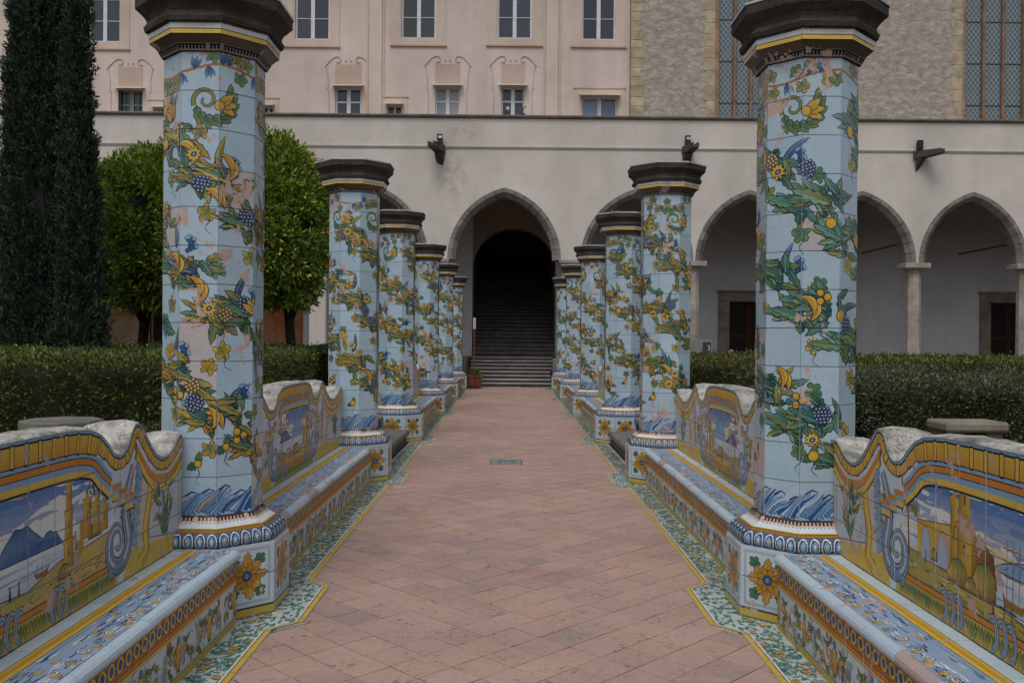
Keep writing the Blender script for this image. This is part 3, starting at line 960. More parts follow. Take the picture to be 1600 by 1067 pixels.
def p_sides(P, kind, rng):
    xe = XE[kind]
    for s in (-1, 1):
        X = lambda v: s * (xe + v)
        span = HB - xe
        # yellow ground of the side panel
        P.poly([(X(.12), .415), (s * HB, .415), (s * HB, .90), (X(.4), .90), (X(.12), .84)], srgb(206, 192, 180))
        P.poly([(X(.12), .415), (s * HB, .415), (s * HB, .49), (X(.4), .53), (X(.12), .55)], mixc(YEL, OLIVE, .15))
        for i in range(60):
            x_ = xe + .12 + rng.random() * (span - .14); z_ = rng.uniform(.43, .88)
            P.stroke([(s * x_, z_), (s * (x_ + .02), z_ + rng.uniform(-.03, .03)), (s * (x_ + .05), z_ + rng.uniform(-.05, .05))], rng.uniform(.006, .014), rng.choice((mixc(YEL, WHITE, .4), OLIVE, srgb(196, 166, 150), PALEB, OCHRE)), .003)
        # white cartouche
        c0, c1 = xe + span * .48, HB - .05
        P.poly(grow([(s * c0, .56), (s * c1, .50), (s * c1, .84), (s * (c0 + .1), .86), (s * c0, .78)], .005), INK)
        P.poly([(s * c0, .56), (s * c1, .50), (s * c1, .84), (s * (c0 + .1), .86), (s * c0, .78)], srgb(190, 200, 208))
        # S-shaped yellow volute
        pts = [(X(span * .40), .92), (X(span * .50), .84), (X(span * .47), .74), (X(span * .42), .62), (X(span * .44), .50), (X(span * .34), .45)]
        P.stroke(pts, .075, INK); P.stroke(pts, .062, YEL); P.stroke([(p[0] + .02 * s, p[1]) for p in pts], .014, ORG)
        ce = [(x_, z_) for x_, z_ in offset_curve(kind, s * (xe + span * .30), s * HB, .118, 30)]
        P.stroke(ce, .034, ORG); P.stroke([(a, b - .022) for a, b in ce], .005, INK); P.stroke([(a, b - .045) for a, b in ce], .036, YEL); P.stroke([(a, b - .066) for a, b in ce], .005, INK)
        p_spiral(P, s * (c0 + .03), .77, .05, 1.0, .022, YEL, pi / 2, -s)
        # bunch of leaves on the cartouche
        bx, bz = s * (c0 + c1) / 2, .55
        for i in range(5): P.stroke([(bx, bz - .03), (bx + (i - 2) * .03, bz + .10), (bx + (i - 2) * .055, bz + .22)], .007, mixc(BROWN, OLIVE, .5), .004)
        for i in range(34):
            q = rng.random(); px_ = bx + rng.uniform(-1, 1) * (.04 + .08 * q); pz_ = bz - .02 + .26 * q
            p_leaf(P, px_, pz_, pi / 2 + (px_ - bx) * -9 + rng.uniform(-.7, .7), rng.uniform(.06, .11), rng.uniform(.018, .030), rng.choice((GREEN, TEAL, OLIVE)), rng.choice((OCHRE, GREEN, YEL, PALEB)), .12, 5, rng.uniform(-.3, .3), lw=.0024, vein=False)
        for i in range(3): p_fruit(P, bx + rng.uniform(-.08, .08), bz + rng.uniform(.05, .2), .016)
        # grey-blue plume climbing the joint, big volute at its foot
        for i in range(7):
            z = .97 - i * .055
            p_leaf(P, X(span * .30 - .01 * i), z, -pi / 2 + s * .35, .12, .05, PALEB, srgb(160, 172, 190), .1, 6, .25 * s, lw=.003)
        for i in range(26):
            p_leaf(P, X(span * .17 + rng.uniform(-.05, .05)), rng.uniform(.60, .85), rng.uniform(0, 6.3), .05, .016, rng.choice((GREEN, OLIVE, TEAL)), OLIVE, 0, 3, vein=False, lw=.002)
        ctl = [(.215, .96), (.175, .89), (.135, .81), (.135, .72), (.165, .63), (.150, .555), (.085, .505), (.005, .515), (-.045, .575), (-.035, .650), (.020, .690), (.075, .670), (.090, .615), (.055, .585), (.020, .605)]
        dn = []
        for i in range(len(ctl) - 1):
            p0, p1, p2, p3 = ctl[max(0, i - 1)], ctl[i], ctl[i + 1], ctl[min(len(ctl) - 1, i + 2)]
            for q in range(4):
                t = q / 4
                dn.append(tuple(.5 * (2 * p1[j] + (p2[j] - p0[j]) * t + (2 * p0[j] - 5 * p1[j] + 4 * p2[j] - p3[j]) * t * t + (3 * p1[j] - p0[j] - 3 * p2[j] + p3[j]) * t ** 3) for j in (0, 1)))
        def ribbon(o0, o1, col):
            A, B = [], []
            for i, p in enumerate(dn):
                q, r = dn[max(0, i - 1)], dn[min(len(dn) - 1, i + 1)]
                dx, dz = r[0] - q[0], r[1] - q[1]; L = hypot(dx, dz) or 1; t = i / len(dn)
                w = (.040 + .055 * sin(pi * min(1, t * 1.15))) * (1 - .45 * t)
                A.append((X(p[0] - dz / L * w * o0), p[1] + dx / L * w * o0)); B.append((X(p[0] - dz / L * w * o1), p[1] + dx / L * w * o1))
            P.strip(A, B, col)
        ribbon(-.60, .60, INK); ribbon(-.50, .50, srgb(150, 166, 188)); ribbon(.22, .36, srgb(88, 108, 148)); ribbon(-.08, .06, srgb(206, 210, 214)); ribbon(-.34, -.22, srgb(88, 108, 148))
        for k in range(3): p_leaf(P, X(.02 + .05 * k), .47, pi / 2 + s * (1.2 - .3 * k), .075, .05, srgb(120, 140, 176), PALEB, .1, 5, lw=.003)

def p_bottom(P, kind, rng):
    xe = XE[kind]
    P.poly([(-xe - .05, .413), (xe + .05, .413), (xe + .05, .505), (-xe - .05, .505)], mixc(YEL, OLIVE, .4))
    for x in np.arange(-xe, xe, .024):
        p_leaf(P, float(x), .492, -pi / 2 + .15, .072, .020, rng.choice((GREEN, OLIVE)), rng.choice((OCHRE, YEL, OLIVE)), 0, 4, vein=False, lw=.002)
    P.poly([(-xe - .02, .502), (xe + .02, .502), (xe + .02, .528), (-xe - .02, .528)], ORG)
    P.poly([(-xe - .02, .499), (xe + .02, .499), (xe + .02, .503), (-xe - .02, .503)], INK)
    P.poly([(-xe - .02, .526), (xe + .02, .526), (xe + .02, .531), (-xe - .02, .531)], INK)
    k = 3 if xe > 1 else 1
    for cx in np.linspace(-xe * .62, xe * .62, 2 * k - 1 if xe > 1 else 2):
        for i in range(3):
            for w_, c_ in ((.040, INK), (.032, srgb(150, 168, 192)), (.008, srgb(92, 112, 152))):
                P.stroke([(float(cx) + (i - 1) * .062 + .030 * cos(a) * (1 if a < 3.9 else .5), .487 + .062 * sin(a)) for a in np.linspace(1.0, 5.2, 13)], w_, c_, w_ * .5)

def ragged(x0, x1, z, amp, rng, n=14):
    return [(x0 + (x1 - x0) * i / n, z + rng.uniform(-amp, amp)) for i in range(n + 1)]

def p_person(P, x, z, h, col):
    P.poly([(x - h * .2, z), (x + h * .22, z), (x + h * .14, z + h * .45), (x + h * .1, z + h * .75), (x - h * .1, z + h * .75), (x - h * .14, z + h * .4)], col)
    P.poly(disc(x, z + h * .86, h * .11, n=8), mixc(BROWN, INK, .3))

def p_landscape(P, kind, which, rng):
    xe = XE[kind]; B = .53
    top = offset_curve(kind, -xe, xe, .21, 40)
    P.poly([(-xe, B), (xe, B)] + top[::-1], srgb(228, 230, 228))
    # sky: blue brush strokes at the top, thin yellow light above the horizon
    hz = .74
    sx = [-xe * .97 + (xe * 1.55) * i / 26 for i in range(27)] if which == 'lighthouse' else [-xe * .55 + xe * 1.35 * i / 26 for i in range(27)]
    P.strip([(x, ztop(kind, x) - .222) for x in sx], [(x, ztop(kind, x) - .235 - .15 * max(0, sin(pi * i / 26)) ** .6 * rng.uniform(.75, 1.1)) for i, x in enumerate(sx)], mixc(SKYB, BLUE, .25), mixc(SKYB, HAZEY, .25))
    for i in range(90 if xe > 1 else 46):
        x = rng.uniform(-xe, xe * .9); t = rng.random() ** 1.6
        zt = ztop(kind, x) - .225 - t * .17
        if x < -xe * .55 and which != 'lighthouse' and rng.random() < .7: continue
        ln = rng.uniform(.08, .30)
        x2 = min(xe - .02, x + ln)
        P.stroke([(x, zt), ((x + x2) / 2, zt + rng.uniform(-.012, .018)), (x2, min(zt + rng.uniform(-.02, .015), ztop(kind, x2) - .225))], rng.uniform(.018, .04), jit(mixc(SKYB, HAZEY, t * .55), rng, .1), .008)
    for i in range(16):
        x = rng.uniform(-xe, xe * .7); z = hz + rng.uniform(.01, .11)
        P.stroke([(x, z), (x + .2, z + .01), (min(xe - .02, x + .45), z)], rng.uniform(.010, .022), mixc(YEL, HAZEY, rng.uniform(.35, .7)), .006)
    # sea
    P.strip([(-xe, hz), (xe, hz)], [(-xe, .60), (xe, .60)], srgb(224, 228, 230), srgb(178, 198, 216))
    for i in range(50):
        x = rng.uniform(-xe, xe * .9); z = rng.uniform(.60, hz - .01)
        P.stroke([(x, z), (min(xe - .01, x + rng.uniform(.08, .25)), z + .004)], .007, mixc(SKYB, HAZEY, rng.uniform(.1, .6)), .002)
    base_p = P; P = Paint()
    def hill(x, w, h, col, z=hz):
        pts = [(x - w, z)] + [(x - w + 2 * w * i / 9, z + h * (sin(pi * (i / 9) ** .8) ** 1.3) * rng.uniform(.8, 1.08)) for i in range(1, 9)] + [(x + w, z)]
        P.poly(grow(pts, .005), mixc(INK, col, .2)); P.poly(pts, [mixc(col, WHITE, .1)] + [mixc(col, PALEB, rng.uniform(0, .5)) for _ in pts[2:]] + [col])
        for k in range(5): P.stroke([(x - w * .5 + k * w * .22, z + h * .7 * (1 - abs(k - 2) * .25)), (x - w * .6 + k * w * .3, z + .01)], .006, mixc(INK, col, .5), .002)
    def ground(pts, col):
        base_p.poly(grow(pts, .006), BROWN); base_p.poly(pts, [jit(col, rng, .2) for _ in pts])
    def rock(x, z, w, h):
        pts = [(x - w, z), (x - w * .9, z + h * .7), (x - w * .3, z + h), (x + w * .5, z + h * .9), (x + w, z + h * .35), (x + w * .9, z)]
        P.poly(grow(pts, .0055), mixc(BROWN, INK, .4)); P.poly(pts, [BROWN, OLIVE, GREEN, OLIVE, SAND, BROWN])
        for k in range(3): P.stroke([(x - w * .5 + k * w * .45, z + h * .8), (x - w * .4 + k * w * .4, z + .01)], .006, mixc(BROWN, INK, .3), .002)
    def tower(x, z, w, h, storeys):
        y = z
        for i in range(storeys):
            hh = h / storeys; ww = w * (1 - .22 * i)
            pts = [(x - ww, y), (x + ww, y), (x + ww * .9, y + hh * .86), (x + ww * 1.25, y + hh * .9), (x + ww * 1.25, y + hh), (x - ww * 1.25, y + hh), (x - ww * 1.25, y + hh * .9), (x - ww * .9, y + hh * .86)]
            P.poly(grow(pts, .0045), mixc(BROWN, INK, .5))
            P.poly(pts, [OCHRE, mixc(OCHRE, BROWN, .65), mixc(OCHRE, BROWN, .6), mixc(OCHRE, BROWN, .4), OCHRE, YEL, YEL, YEL])
            P.poly([(x - ww * .15, y + hh * .4), (x + ww * .12, y + hh * .4), (x + ww * .12, y + hh * .6), (x - ww * .15, y + hh * .6)], mixc(BROWN, INK, .4))
            for k in range(3): P.stroke([(x - ww * .9, y + hh * (.2 + .22 * k)), (x + ww * .9, y + hh * (.2 + .22 * k))], .0025, mixc(BROWN, OCHRE, .5))
            y += hh
        P.poly([(x - w * .5, y), (x + w * .5, y), (x, y + w * 1.1)], OCHRE)
    def ship(x, z, s):
        P.poly([(x - s, z + s * .35), (x - s * .75, z), (x + s * .8, z), (x + s, z + s * .55), (x + s * .7, z + s * .3), (x - s * .6, z + s * .25)], mixc(BROWN, OCHRE, .35))
        for k in (-.45, .1, .6):
            P.stroke([(x + k * s, z + s * .2), (x + k * s, z + s * 2.2)], .005, BROWN)
            for q in (1.0, 1.5, 1.9): P.stroke([(x + k * s - s * .3, z + s * q), (x + k * s + s * .3, z + s * (q + .05))], .004, BROWN)
    def boat(x, z, s):
        P.poly([(x - s, z + s * .5), (x - s * .7, z), (x + s * .6, z), (x + s, z + s * .7), (x + s * .6, z + s * .28), (x - s * .6, z + s * .22)], mixc(BROWN, ORG, .3))
        for k in (-.5, 0, .5): P.stroke([(x + k * s, z + s * .2), (x + k * s, z + s * .75)], .005, INK, .003)
    def tree(x, z, s):
        P.stroke([(x, z), (x + .02, z + s * .5), (x - .01, z + s)], .026, BROWN, .012)
        P.stroke([(x + .01, z + s * .5), (x + s * .4, z + s * .75), (x + s * .6, z + s * .9)], .014, BROWN, .006)
        for k in range(26): p_leaf(P, x + rng.uniform(-.35, .7) * s, z + s * rng.uniform(.55, 1.15), rng.uniform(0, 6.3), .045, .020, rng.choice((GREEN, OLIVE, ORG, TEAL)), OCHRE, .1, 4, vein=False, lw=.0018)
    if which == 'lighthouse':
        hill(.25, .26, .13, BLUE); hill(.52, .12, .07, BLUE); hill(-.7, .25, .08, PALEB)
        rock(1.02, .70, .09, .06)
        for k in range(3): tower(.92 + .11 * k, .71, .045, .17 - .03 * k, 1)
        for k in range(18): p_leaf(P, .86 + rng.uniform(0, .32), .86 + rng.uniform(-.03, .07), rng.uniform(.5, 2.6), .05, .014, GREEN, TEAL, 0, 3, vein=False, lw=.0015)
        ground([(-xe, B), (-xe, .60), (-.3, .57), (.2, .62), (.5, .60), (.75, .66), (1.0, .67), (xe, .69), (xe, B)], mixc(SAND, OLIVE, .35))
        for i in range(110):
            x = rng.uniform(-xe, xe * .93); z = rng.uniform(.54, .605); P.stroke([(x, z), (x + rng.uniform(.03, .10), z + rng.uniform(-.014, .014))], rng.uniform(.005, .012), rng.choice((TEAL, OLIVE, BROWN, OCHRE, GREEN, YEL, mixc(BROWN, INK, .4), mixc(YEL, WHITE, .4))), .002)
        tower(.70, .62, .052, .36, 3)
        P.poly([(.77, .62), (.87, .66), (.87, .79), (.83, .80), (.83, .71), (.79, .71), (.79, .76), (.77, .76)], mixc(OCHRE, BROWN, .2))
        rock(.66, .585, .075, .055); boat(.42, .635, .085); boat(-.45, .64, .08)
        for x, z, c in ((.12, .60, INK), (.20, .605, BROWN), (.03, .555, BLUE), (-.02, .55, TEAL), (-.5, .57, BLUE), (.79, .64, BLUE)): p_person(P, x, z, .062, c)
        rock(-.85, .60, .14, .12); tower(-.9, .70, .05, .22, 2)
    elif which == 'castle':
        hill(-.2, .3, .07, PALEB)
        # bridge of two arches, round tower and ruined wall
        br = [(.98, .66), (.98, .80), (.45, .84), (.45, .66)]
        P.poly(grow(br, .005), BROWN); P.poly(br, [YEL, OCHRE, YEL, SAND])
        for cx, r in ((.86, .058), (.64, .066)):
            a = [(cx + r * cos(pi * k / 10), .71 + r * 1.25 * sin(pi * k / 10)) for k in range(11)]
            P.poly(grow([(cx + r, .64)] + a + [(cx - r, .64)], .004), BROWN)
            P.poly([(cx + r, .64)] + a + [(cx - r, .64)], srgb(168, 184, 204))
        tower(.50, .66, .045, .30, 1); tower(.38, .66, .085, .40, 2)
        P.poly([(.30, .66), (.02, .66), (.06, .78), (.18, .83), (.30, .85)], [mixc(BROWN, OCHRE, .4), BROWN, BROWN, mixc(BROWN, OCHRE, .3), OCHRE])
        for k in range(9): P.stroke([(.05, .675 + k * .018), (.29, .68 + k * .019)], .0025, mixc(BROWN, INK, .4))
        rock(.46, .60, .12, .11); rock(.16, .60, .13, .14); rock(.30, .60, .06, .06); rock(.75, .655, .04, .05)
        tree(1.10, .62, .34)
        ship(-.14, .615, .115); ship(-.62, .63, .09)
        ground([(-xe, B), (-xe, .60), (-.6, .585), (-.2, .56), (.15, .575), (.5, .61), (.85, .63), (xe, .66), (xe, B)], mixc(OLIVE, SAND, .4))
        for i in range(110):
            x = rng.uniform(-xe, xe * .93); z = rng.uniform(.54, .60); P.stroke([(x, z), (x + rng.uniform(.03, .10), z + rng.uniform(-.014, .014))], rng.uniform(.005, .012), rng.choice((OLIVE, BROWN, OCHRE, SAND, GREEN, YEL, mixc(BROWN, INK, .4), mixc(YEL, WHITE, .4))), .002)
        for x, z, c in ((.86, .625, BLUE), (.22, .57, OCHRE), (.06, .565, BROWN), (-.35, .57, BLUE)): p_person(P, x, z, .06, c)
        P.stroke([(-.05, .57), (-.05, .63)], .007, INK); P.stroke([(-.12, .57), (-.12, .625)], .007, INK); P.stroke([(-.17, .605), (0, .61)], .006, INK)
        rock(-.95, .60, .16, .14); tower(-1.0, .72, .06, .22, 2)
    else:
        hill(.1, .28, .15, PALEB); hill(-.35, .2, .09, BLUE)
        ground([(-xe, B), (-xe, .66), (-.3, .62), (.0, .64), (.3, .61), (xe, .67), (xe, B)], mixc(SAND, OLIVE, .2))
        for i in range(36):
            x = rng.uniform(-xe, xe * .8); P.stroke([(x, rng.uniform(.54, .66)), (x + .12, rng.uniform(.54, .66))], .012, rng.choice((OLIVE, BROWN, OCHRE, ORG)), .003)
        tree(-.48, .62, .30); tower(.42, .64, .05, .26, 2); tower(.30, .64, .035, .15, 1); rock(.02, .59, .12, .09); tree(.52, .60, .26)
        for x, c in ((-.2, BLUE), (-.1, ORG), (.18, TEAL)): p_person(P, x, .58, .08, c)
    a, b = {'lighthouse': (.76, .29), 'castle': (.69, .4066)}.get(which, (1, 0))
    for pts, C, T, bb in P.sh:
        q = [(p[0] * a + b, p[1]) for p in pts]
        if max(p[0] for p in q) < xe + .02 and min(p[0] for p in q) > -xe: base_p._put(q, C, T)

def back_paint(kind, which, seed):
    rng = random.Random(seed); P = Paint()
    p_landscape(P, kind, which, rng); p_bottom(P, kind, rng); p_sides(P, kind, rng); p_hump_bands(P, kind); p_gadroon(P, kind, rng)
    return P

def front_paint(L, seed):
    rng = random.Random(seed); P = Paint(); h = L / 2
    P.poly([(-h, .002), (h, .002), (h, .045), (-h, .045)], mixc(YEL, OLIVE, .3))
    P.poly([(-h, .043), (h, .043), (h, .047), (-h, .047)], INK)
    x = -h
    while x < h:                     # grotesque ornament repeating every two tiles, each one a little different
        m = x + .21
        for k in range(9):
            P.poly(disc(m + rng.uniform(-.2, .2), .14 + rng.uniform(-.05, .06), rng.uniform(.02, .05), rng.uniform(.012, .03), 8, rng.uniform(0, 3)), mixc(rng.choice((PALEB, BLUE, TEAL)), TILE, rng.uniform(.3, .7)))
        for s in (-1, 1):
            p_spiral(P, m + s * .07, .15, .040, 1.2, .016, OCHRE, pi / 2, -s); p_spiral(P, m + s * .15, .10, .034, 1.1, .014, OCHRE, -pi / 2, s)
            for k in range(6):
                p_leaf(P, m + s * rng.uniform(.01, .19), rng.uniform(.06, .20), rng.uniform(0, 6.3), rng.uniform(.05, .085), .026, rng.choice((OCHRE, OLIVE, GREEN, BROWN)), rng.choice((YEL, OCHRE, PALEB)), .2, 5, lw=.0025, vein=False)
            p_banana(P, m + s * .10, .205, pi, .10, .014, GREEN, OLIVE)
        p_leaf(P, m, .06, pi / 2, .15, .06, OCHRE, YEL, .25, 7, lw=.003); p_fruit(P, m, .205, .014, PALEB, BLUE)
        P.stroke([(m - .02, .062), (m + .02, .062)], .012, BROWN)
        for k in range(10): p_tendril(P, m + rng.uniform(-.2, .2), rng.uniform(.06, .21), rng.uniform(0, 6.3), rng.uniform(.03, .06), rng, rng.choice((INK, BROWN, mixc(INK, BLUE, .4))), .004)
        x += .42
    for z0, z1, c in ((.232, .2365, INK), (.2365, .249, YEL), (.249, .2525, INK), (.2525, .268, ORG), (.268, .2715, INK)):
        P.poly([(-h, z0), (h, z0), (h, z1), (-h, z1)], c)
    P.poly([(-h, .2715), (h, .2715), (h, .362), (-h, .362)], mixc(ORG, BROWN, .45))
    for x in np.arange(-h + .035, h, .078):
        x = float(x)
        P.poly(disc(x, .318, .034, .036, 14), INK); P.poly(disc(x, .318, .031, .033, 14), YEL); P.poly(disc(x, .318, .019, .021, 12), INK); P.poly(disc(x, .318, .016, .018, 12), jit(BLUE, rng, .2))
        P.poly(rot([(-.004, -.03), (.004, -.03), (.010, 0), (.004, .03), (-.004, .03), (-.010, 0)], x + .039, .318, 0), mixc(BLUE, INK, .3)); P.poly(disc(x + .039, .318, .0055, n=6), PALEB)
    return P

def seat_paint(L, seed):
    rng = random.Random(seed); P = Paint(); h = L / 2
    P.poly([(-h, .028), (h, .028), (h, .212), (-h, .212)], srgb(150, 172, 200))
    for i in range(int(L * 75)):
        x, d = rng.uniform(-h, h), rng.uniform(.035, .20); l_ = rng.uniform(.04, .12)
        P.stroke([(x, d), (x + l_ * .4, d + rng.uniform(-.008, .008)), (x + l_, d + rng.uniform(-.006, .006))], rng.uniform(.005, .014), rng.choice((BLUE, WHITE, PALEB, mixc(BLUE, INK, .6), WHITE, WHITE, INK)), .003)
    for i in range(int(L * 9)):
        x = -h + i / 9 + .05
        p_leaf(P, x + rng.uniform(-.03, .03), .04 + rng.uniform(0, .01), pi / 2 + rng.uniform(-.7, .7), rng.uniform(.03, .06), .034, OCHRE, YEL, .25, 5, vein=False, lw=.002)
        p_spiral(P, x + .03, .085 + rng.uniform(-.01, .01), .026, 1.2, .010, WHITE if i % 2 else PALEB, rng.uniform(0, 6), rng.choice((-1, 1)), True, 16)
        if rng.random() < .5: p_leaf(P, x, .15 + rng.uniform(-.02, .02), rng.uniform(-.3, .3), .06, .018, YEL, OCHRE, .1, 4, vein=False, lw=.002)
    for a, b, c in ((.208, .212, INK), (.212, .232, YEL), (.232, .236, ORG), (.236, .256, OCHRE), (.256, .268, YEL), (.268, .272, INK)):
        P.poly([(-h, a), (h, a), (h, b), (-h, b)], c)
    P.stroke([(-h, .030), (h, .030)], .005, INK)
    return P

def cuts(L, w):
    n = max(1, round(L / w)); return [-L / 2 + L * i / n for i in range(n + 1)]

def bench_meshes(side, kind, which, seed):
    """all piece meshes of one bench: list of (part name, mesh). local: y along the bench, x = side * depth outward"""
    rng = random.Random(seed); out = []
    add = lambda n, mb, mat='worn', sm=False: out.append((n, simple_mesh(mb, n, M[mat], sm)))
    F = front_paint(L_SEAT, seed + 1); S = seat_paint(L_SEAT, seed + 2); Bk = back_paint(kind, which, seed + 3)
    if side < 0: pass
    ffn = lambda u, v, h: (side * (0.0 - h), u, v)
    sfn = lambda u, v, h: (side * v, u, SEAT_Z + h)
    bfn = lambda u, v, h: (side * (SEAT_D - h), u, v)
    base = lambda: jit(mixc(TILE, WHITE, .45), rng, .06)
    cs = cuts(L_SEAT, .205)
    for a, b in zip(cs, cs[1:]):
        dz = lambda: rng.uniform(-.001, .001)
        add('front_tile', lay_tile(MB(), ffn, a, b, 0.003, .234, F, base(), .0025, .012, dz=dz()))
        add('frieze_tile', lay_tile(MB(), ffn, a, b, .234, .364, F, base(), .0025, .012, dz=dz() + .002))
        add('seat_tile', lay_tile(MB(), sfn, a, b, .026, .19, S, base(), .0022, .012, dz=dz()))
        add('seat_tile', lay_tile(MB(), sfn, a, b, .19, .349, S, base(), .0022, .012, dz=dz()))
    cs = cuts(L_SEAT, .31)
    for a, b in zip(cs, cs[1:]):     # rounded pale blue nosing tiles
        mb = MB(); g = .003; e = rng.uniform(-.0015, .0015); rs = []
        for q in range(6):
            t = q / 5 * pi * .5
            rs.append((-.014 + .022 * (1 - sin(t)) * 1.0 - .004 + e, .366 + .024 + .024 * sin(t) - (0 if q else .024), 0))
        prof = [(.004, .365), (-.016 + e, .366), (-.022 + e, .374), (-.023 + e, .386), (-.018 + e, .400), (-.006, .412 + e), (.012, .4165 + e), (.027, .4155 + e), (.027, .40)]
        ends = []
        r0 = [(side * p[0], a + g, p[1]) for p in prof]; r1 = [(side * p[0], b - g, p[1]) for p in prof]
        c = jit(mixc(TILE, WHITE, .2), rng, .07)
        mb.rings([r0, r1], True, True, True, c)
        if rng.random() < .12: mb.c = [mixc(k, TERRA, .6) for k in mb.c]
        add('nosing_tile', mb)
    # backrest tiles in four rows, the uppermost cut to the scrolled outline
    cs = cuts(L_BACK, .205); rows = [.414, .60, .79, 9]
    for a, b in zip(cs, cs[1:]):
        zt = min(ztop(kind, a), ztop(kind, b), ztop(kind, (a + b) / 2))
        rr = [.414, .60, .79]
        if zt > 1.06: rr = [.414, .60, .79, .985]
        for i, z0 in enumerate(rr):
            dz = rng.uniform(-.0012, .0012)
            if i < len(rr) - 1:
                add('back_tile', lay_tile(MB(), bfn, a, b, z0, rr[i + 1], Bk, base(), .0022, .012, dz=dz))
            else:
                g = .0022
                top = [(a + g + (b - a - 2 * g) * k / 8, ztop(kind, a + g + (b - a - 2 * g) * k / 8) - .002) for k in range(9)]
                add('back_tile', lay_tile(MB(), bfn, a, b, z0, 2.0, Bk, base(), .0022, .012, top=top, dz=dz))
    # masonry behind the tiles
    mb = MB(); e = L_SEAT / 2
    x0, x1 = sorted((side * .008, side * (SEAT_D + .05)))
    mb.box(x0, x1, -e, e, -.02, SEAT_Z - .009, srgb(150, 128, 112)); add('seat_core', mb, 'grout')
    mb = MB(); rs = []
    n = 150
    for i in range(n + 1):
        x = -HB + .004 + (2 * HB - .008) * i / n; z = ztop(kind, x)
        j = lambda k: .006 * sin(x * 31 + k * 2.1) + .004 * sin(x * 73 + k)
        sec = [(SEAT_D + .0125, .30), (SEAT_D + .0125, z - .012), (SEAT_D - .004, z - .001), (SEAT_D + .005, z + .007 + j(1) * .4), (SEAT_D + .07, z + .012 + j(2) * .5), (SEAT_D + .17, z + .006 + j(3) * .6), (SEAT_D + .25, z - .012 + j(4) * .6), (SEAT_D + .29, z - .05 + j(5)), (SEAT_D + .31, .30)]
        rs.append([(side * p[0], x, p[1]) for p in sec])
    mb.rings(rs, True, True, True, srgb(198, 195, 189)); add('backrest', mb, 'white')
    return out

def place_bench(meshes, side, yc, label):
    root = empty('majolica_bench', (side * BX, yc, 0), label, 'bench', 'tiled benches between the columns')
    for n, me in meshes: link(n, me, root)

_mids = [D1 - BAY / 2, D1 + BAY / 2, YS[2] + BAY / 2, YS[3] + BAY / 2, YS[4] + BAY / 2]
BM = {(-1, 0): bench_meshes(-1, 'wide', 'lighthouse', 100), (1, 0): bench_meshes(1, 'wide', 'castle', 200),
      (-1, 1): bench_meshes(-1, 'short', 'fields', 300), (1, 1): bench_meshes(1, 'short', 'fields', 400)}
_bl = ['nearest bench on the {}, its backrest painted with a {}', 'second bench on the {}, between the first and second columns',
       'third bench on the {}, just beyond the garden steps', 'fourth bench on the {}, between the fourth and fifth columns', 'last bench on the {}, ending at the column by the staircase']
for side, nm, sc_ in ((-1, 'left', 'lighthouse seascape'), (1, 'right', 'castle and bridge')):
    for i, yc in enumerate(_mids):
        place_bench(BM[(side, min(i, 1))], side, yc, _bl[i].format(nm, sc_))

# ------------------------------------------------------------------ paving of the path
def strip_edge(y):
    """lateral position of the inner edge of the painted border: steps forward round every pedestal"""
    e = 1.285
    for yc in YS:
        t = abs(y - yc)
        if t < .36: return 1.145
        if t < .50: e = 1.145 + (1.285 - 1.145) * (t - .36) / .14
    return e
Y_END = 30.0
path = tag(MB().box(-1.75, 1.75, -4, Y_END + .05, -.3, -.012, srgb(58, 46, 42)).build('path', M['grout']), kind='structure')

rng = random.Random(77)
FT, FD = .211, .2985
_fc = [srgb(187, 158, 145), srgb(184, 155, 143), srgb(189, 160, 147), srgb(184, 155, 143), srgb(186, 156, 141), srgb(186, 158, 146), srgb(181, 153, 142), srgb(189, 159, 144)]
FLOOR_M = []
for i in range(24):
    c = jit(_fc[i % 8], rng, .03); mb = MB(); d = FD / 2 - .0047
    if i % 12 == 5: c = mixc(c, srgb(190, 146, 126), .3)
    if i % 12 == 9: c = mixc(c, srgb(150, 134, 132), .3)
    r0 = [(d, 0, -.014), (0, d, -.014), (-d, 0, -.014), (0, -d, -.014)]; r1 = [(x, y, -.0022) for x, y, _ in r0]
    k = 1 - .0022 / d
    r2 = [(x * k, y * k, 0) for x, y, _ in r0]
    mb.rings([r0, r1, r2], True, False, True, [mixc(c, INK, .35), c, c])
    FLOOR_M.append(simple_mesh(mb, 'paving_tile', M['floor']))
cells = []
j = 0
y = 3.0
while y < Y_END:
    e = strip_edge(y) + .10
    x = (-math.floor(1.4 / FD) - 1) * FD + (FD / 2 if j % 2 else 0) + .03
    while x < e:
        if x > -e: cells.append((x, y))
        x += FD
    y += FD / 2; j += 1
cells.sort(key=lambda p: p[1])
near = [c for c in cells if c[1] > 3.95][:300]; ns = set(near)
for x, y in near:
    o = link('paving_tile', FLOOR_M[rng.randrange(24)], path)
    o.location = (x, y, rng.uniform(-.0016, .0004)); o.rotation_euler = (rng.uniform(-.007, .007), rng.uniform(-.007, .007), rng.uniform(-.010, .010) + pi / 2 * rng.randrange(4))
mb = MB()
for x, y in cells:
    if (x, y) in ns: continue
    d = FD / 2 - .0042; c = jit(_fc[rng.randrange(8)], rng, .05); k = .985; z = rng.uniform(-.0016, .0003)
    mb.rings([[(x + d, y, -.014), (x, y + d, -.014), (x - d, y, -.014), (x, y - d, -.014)], [(x + d * k, y, z), (x, y + d * k, z), (x - d * k, y, z), (x, y - d * k, z)]], True, False, True, [mixc(c, INK, .3), c])
tag(mb.build('far_paving_tiles', M['floor'], path), kind='stuff')
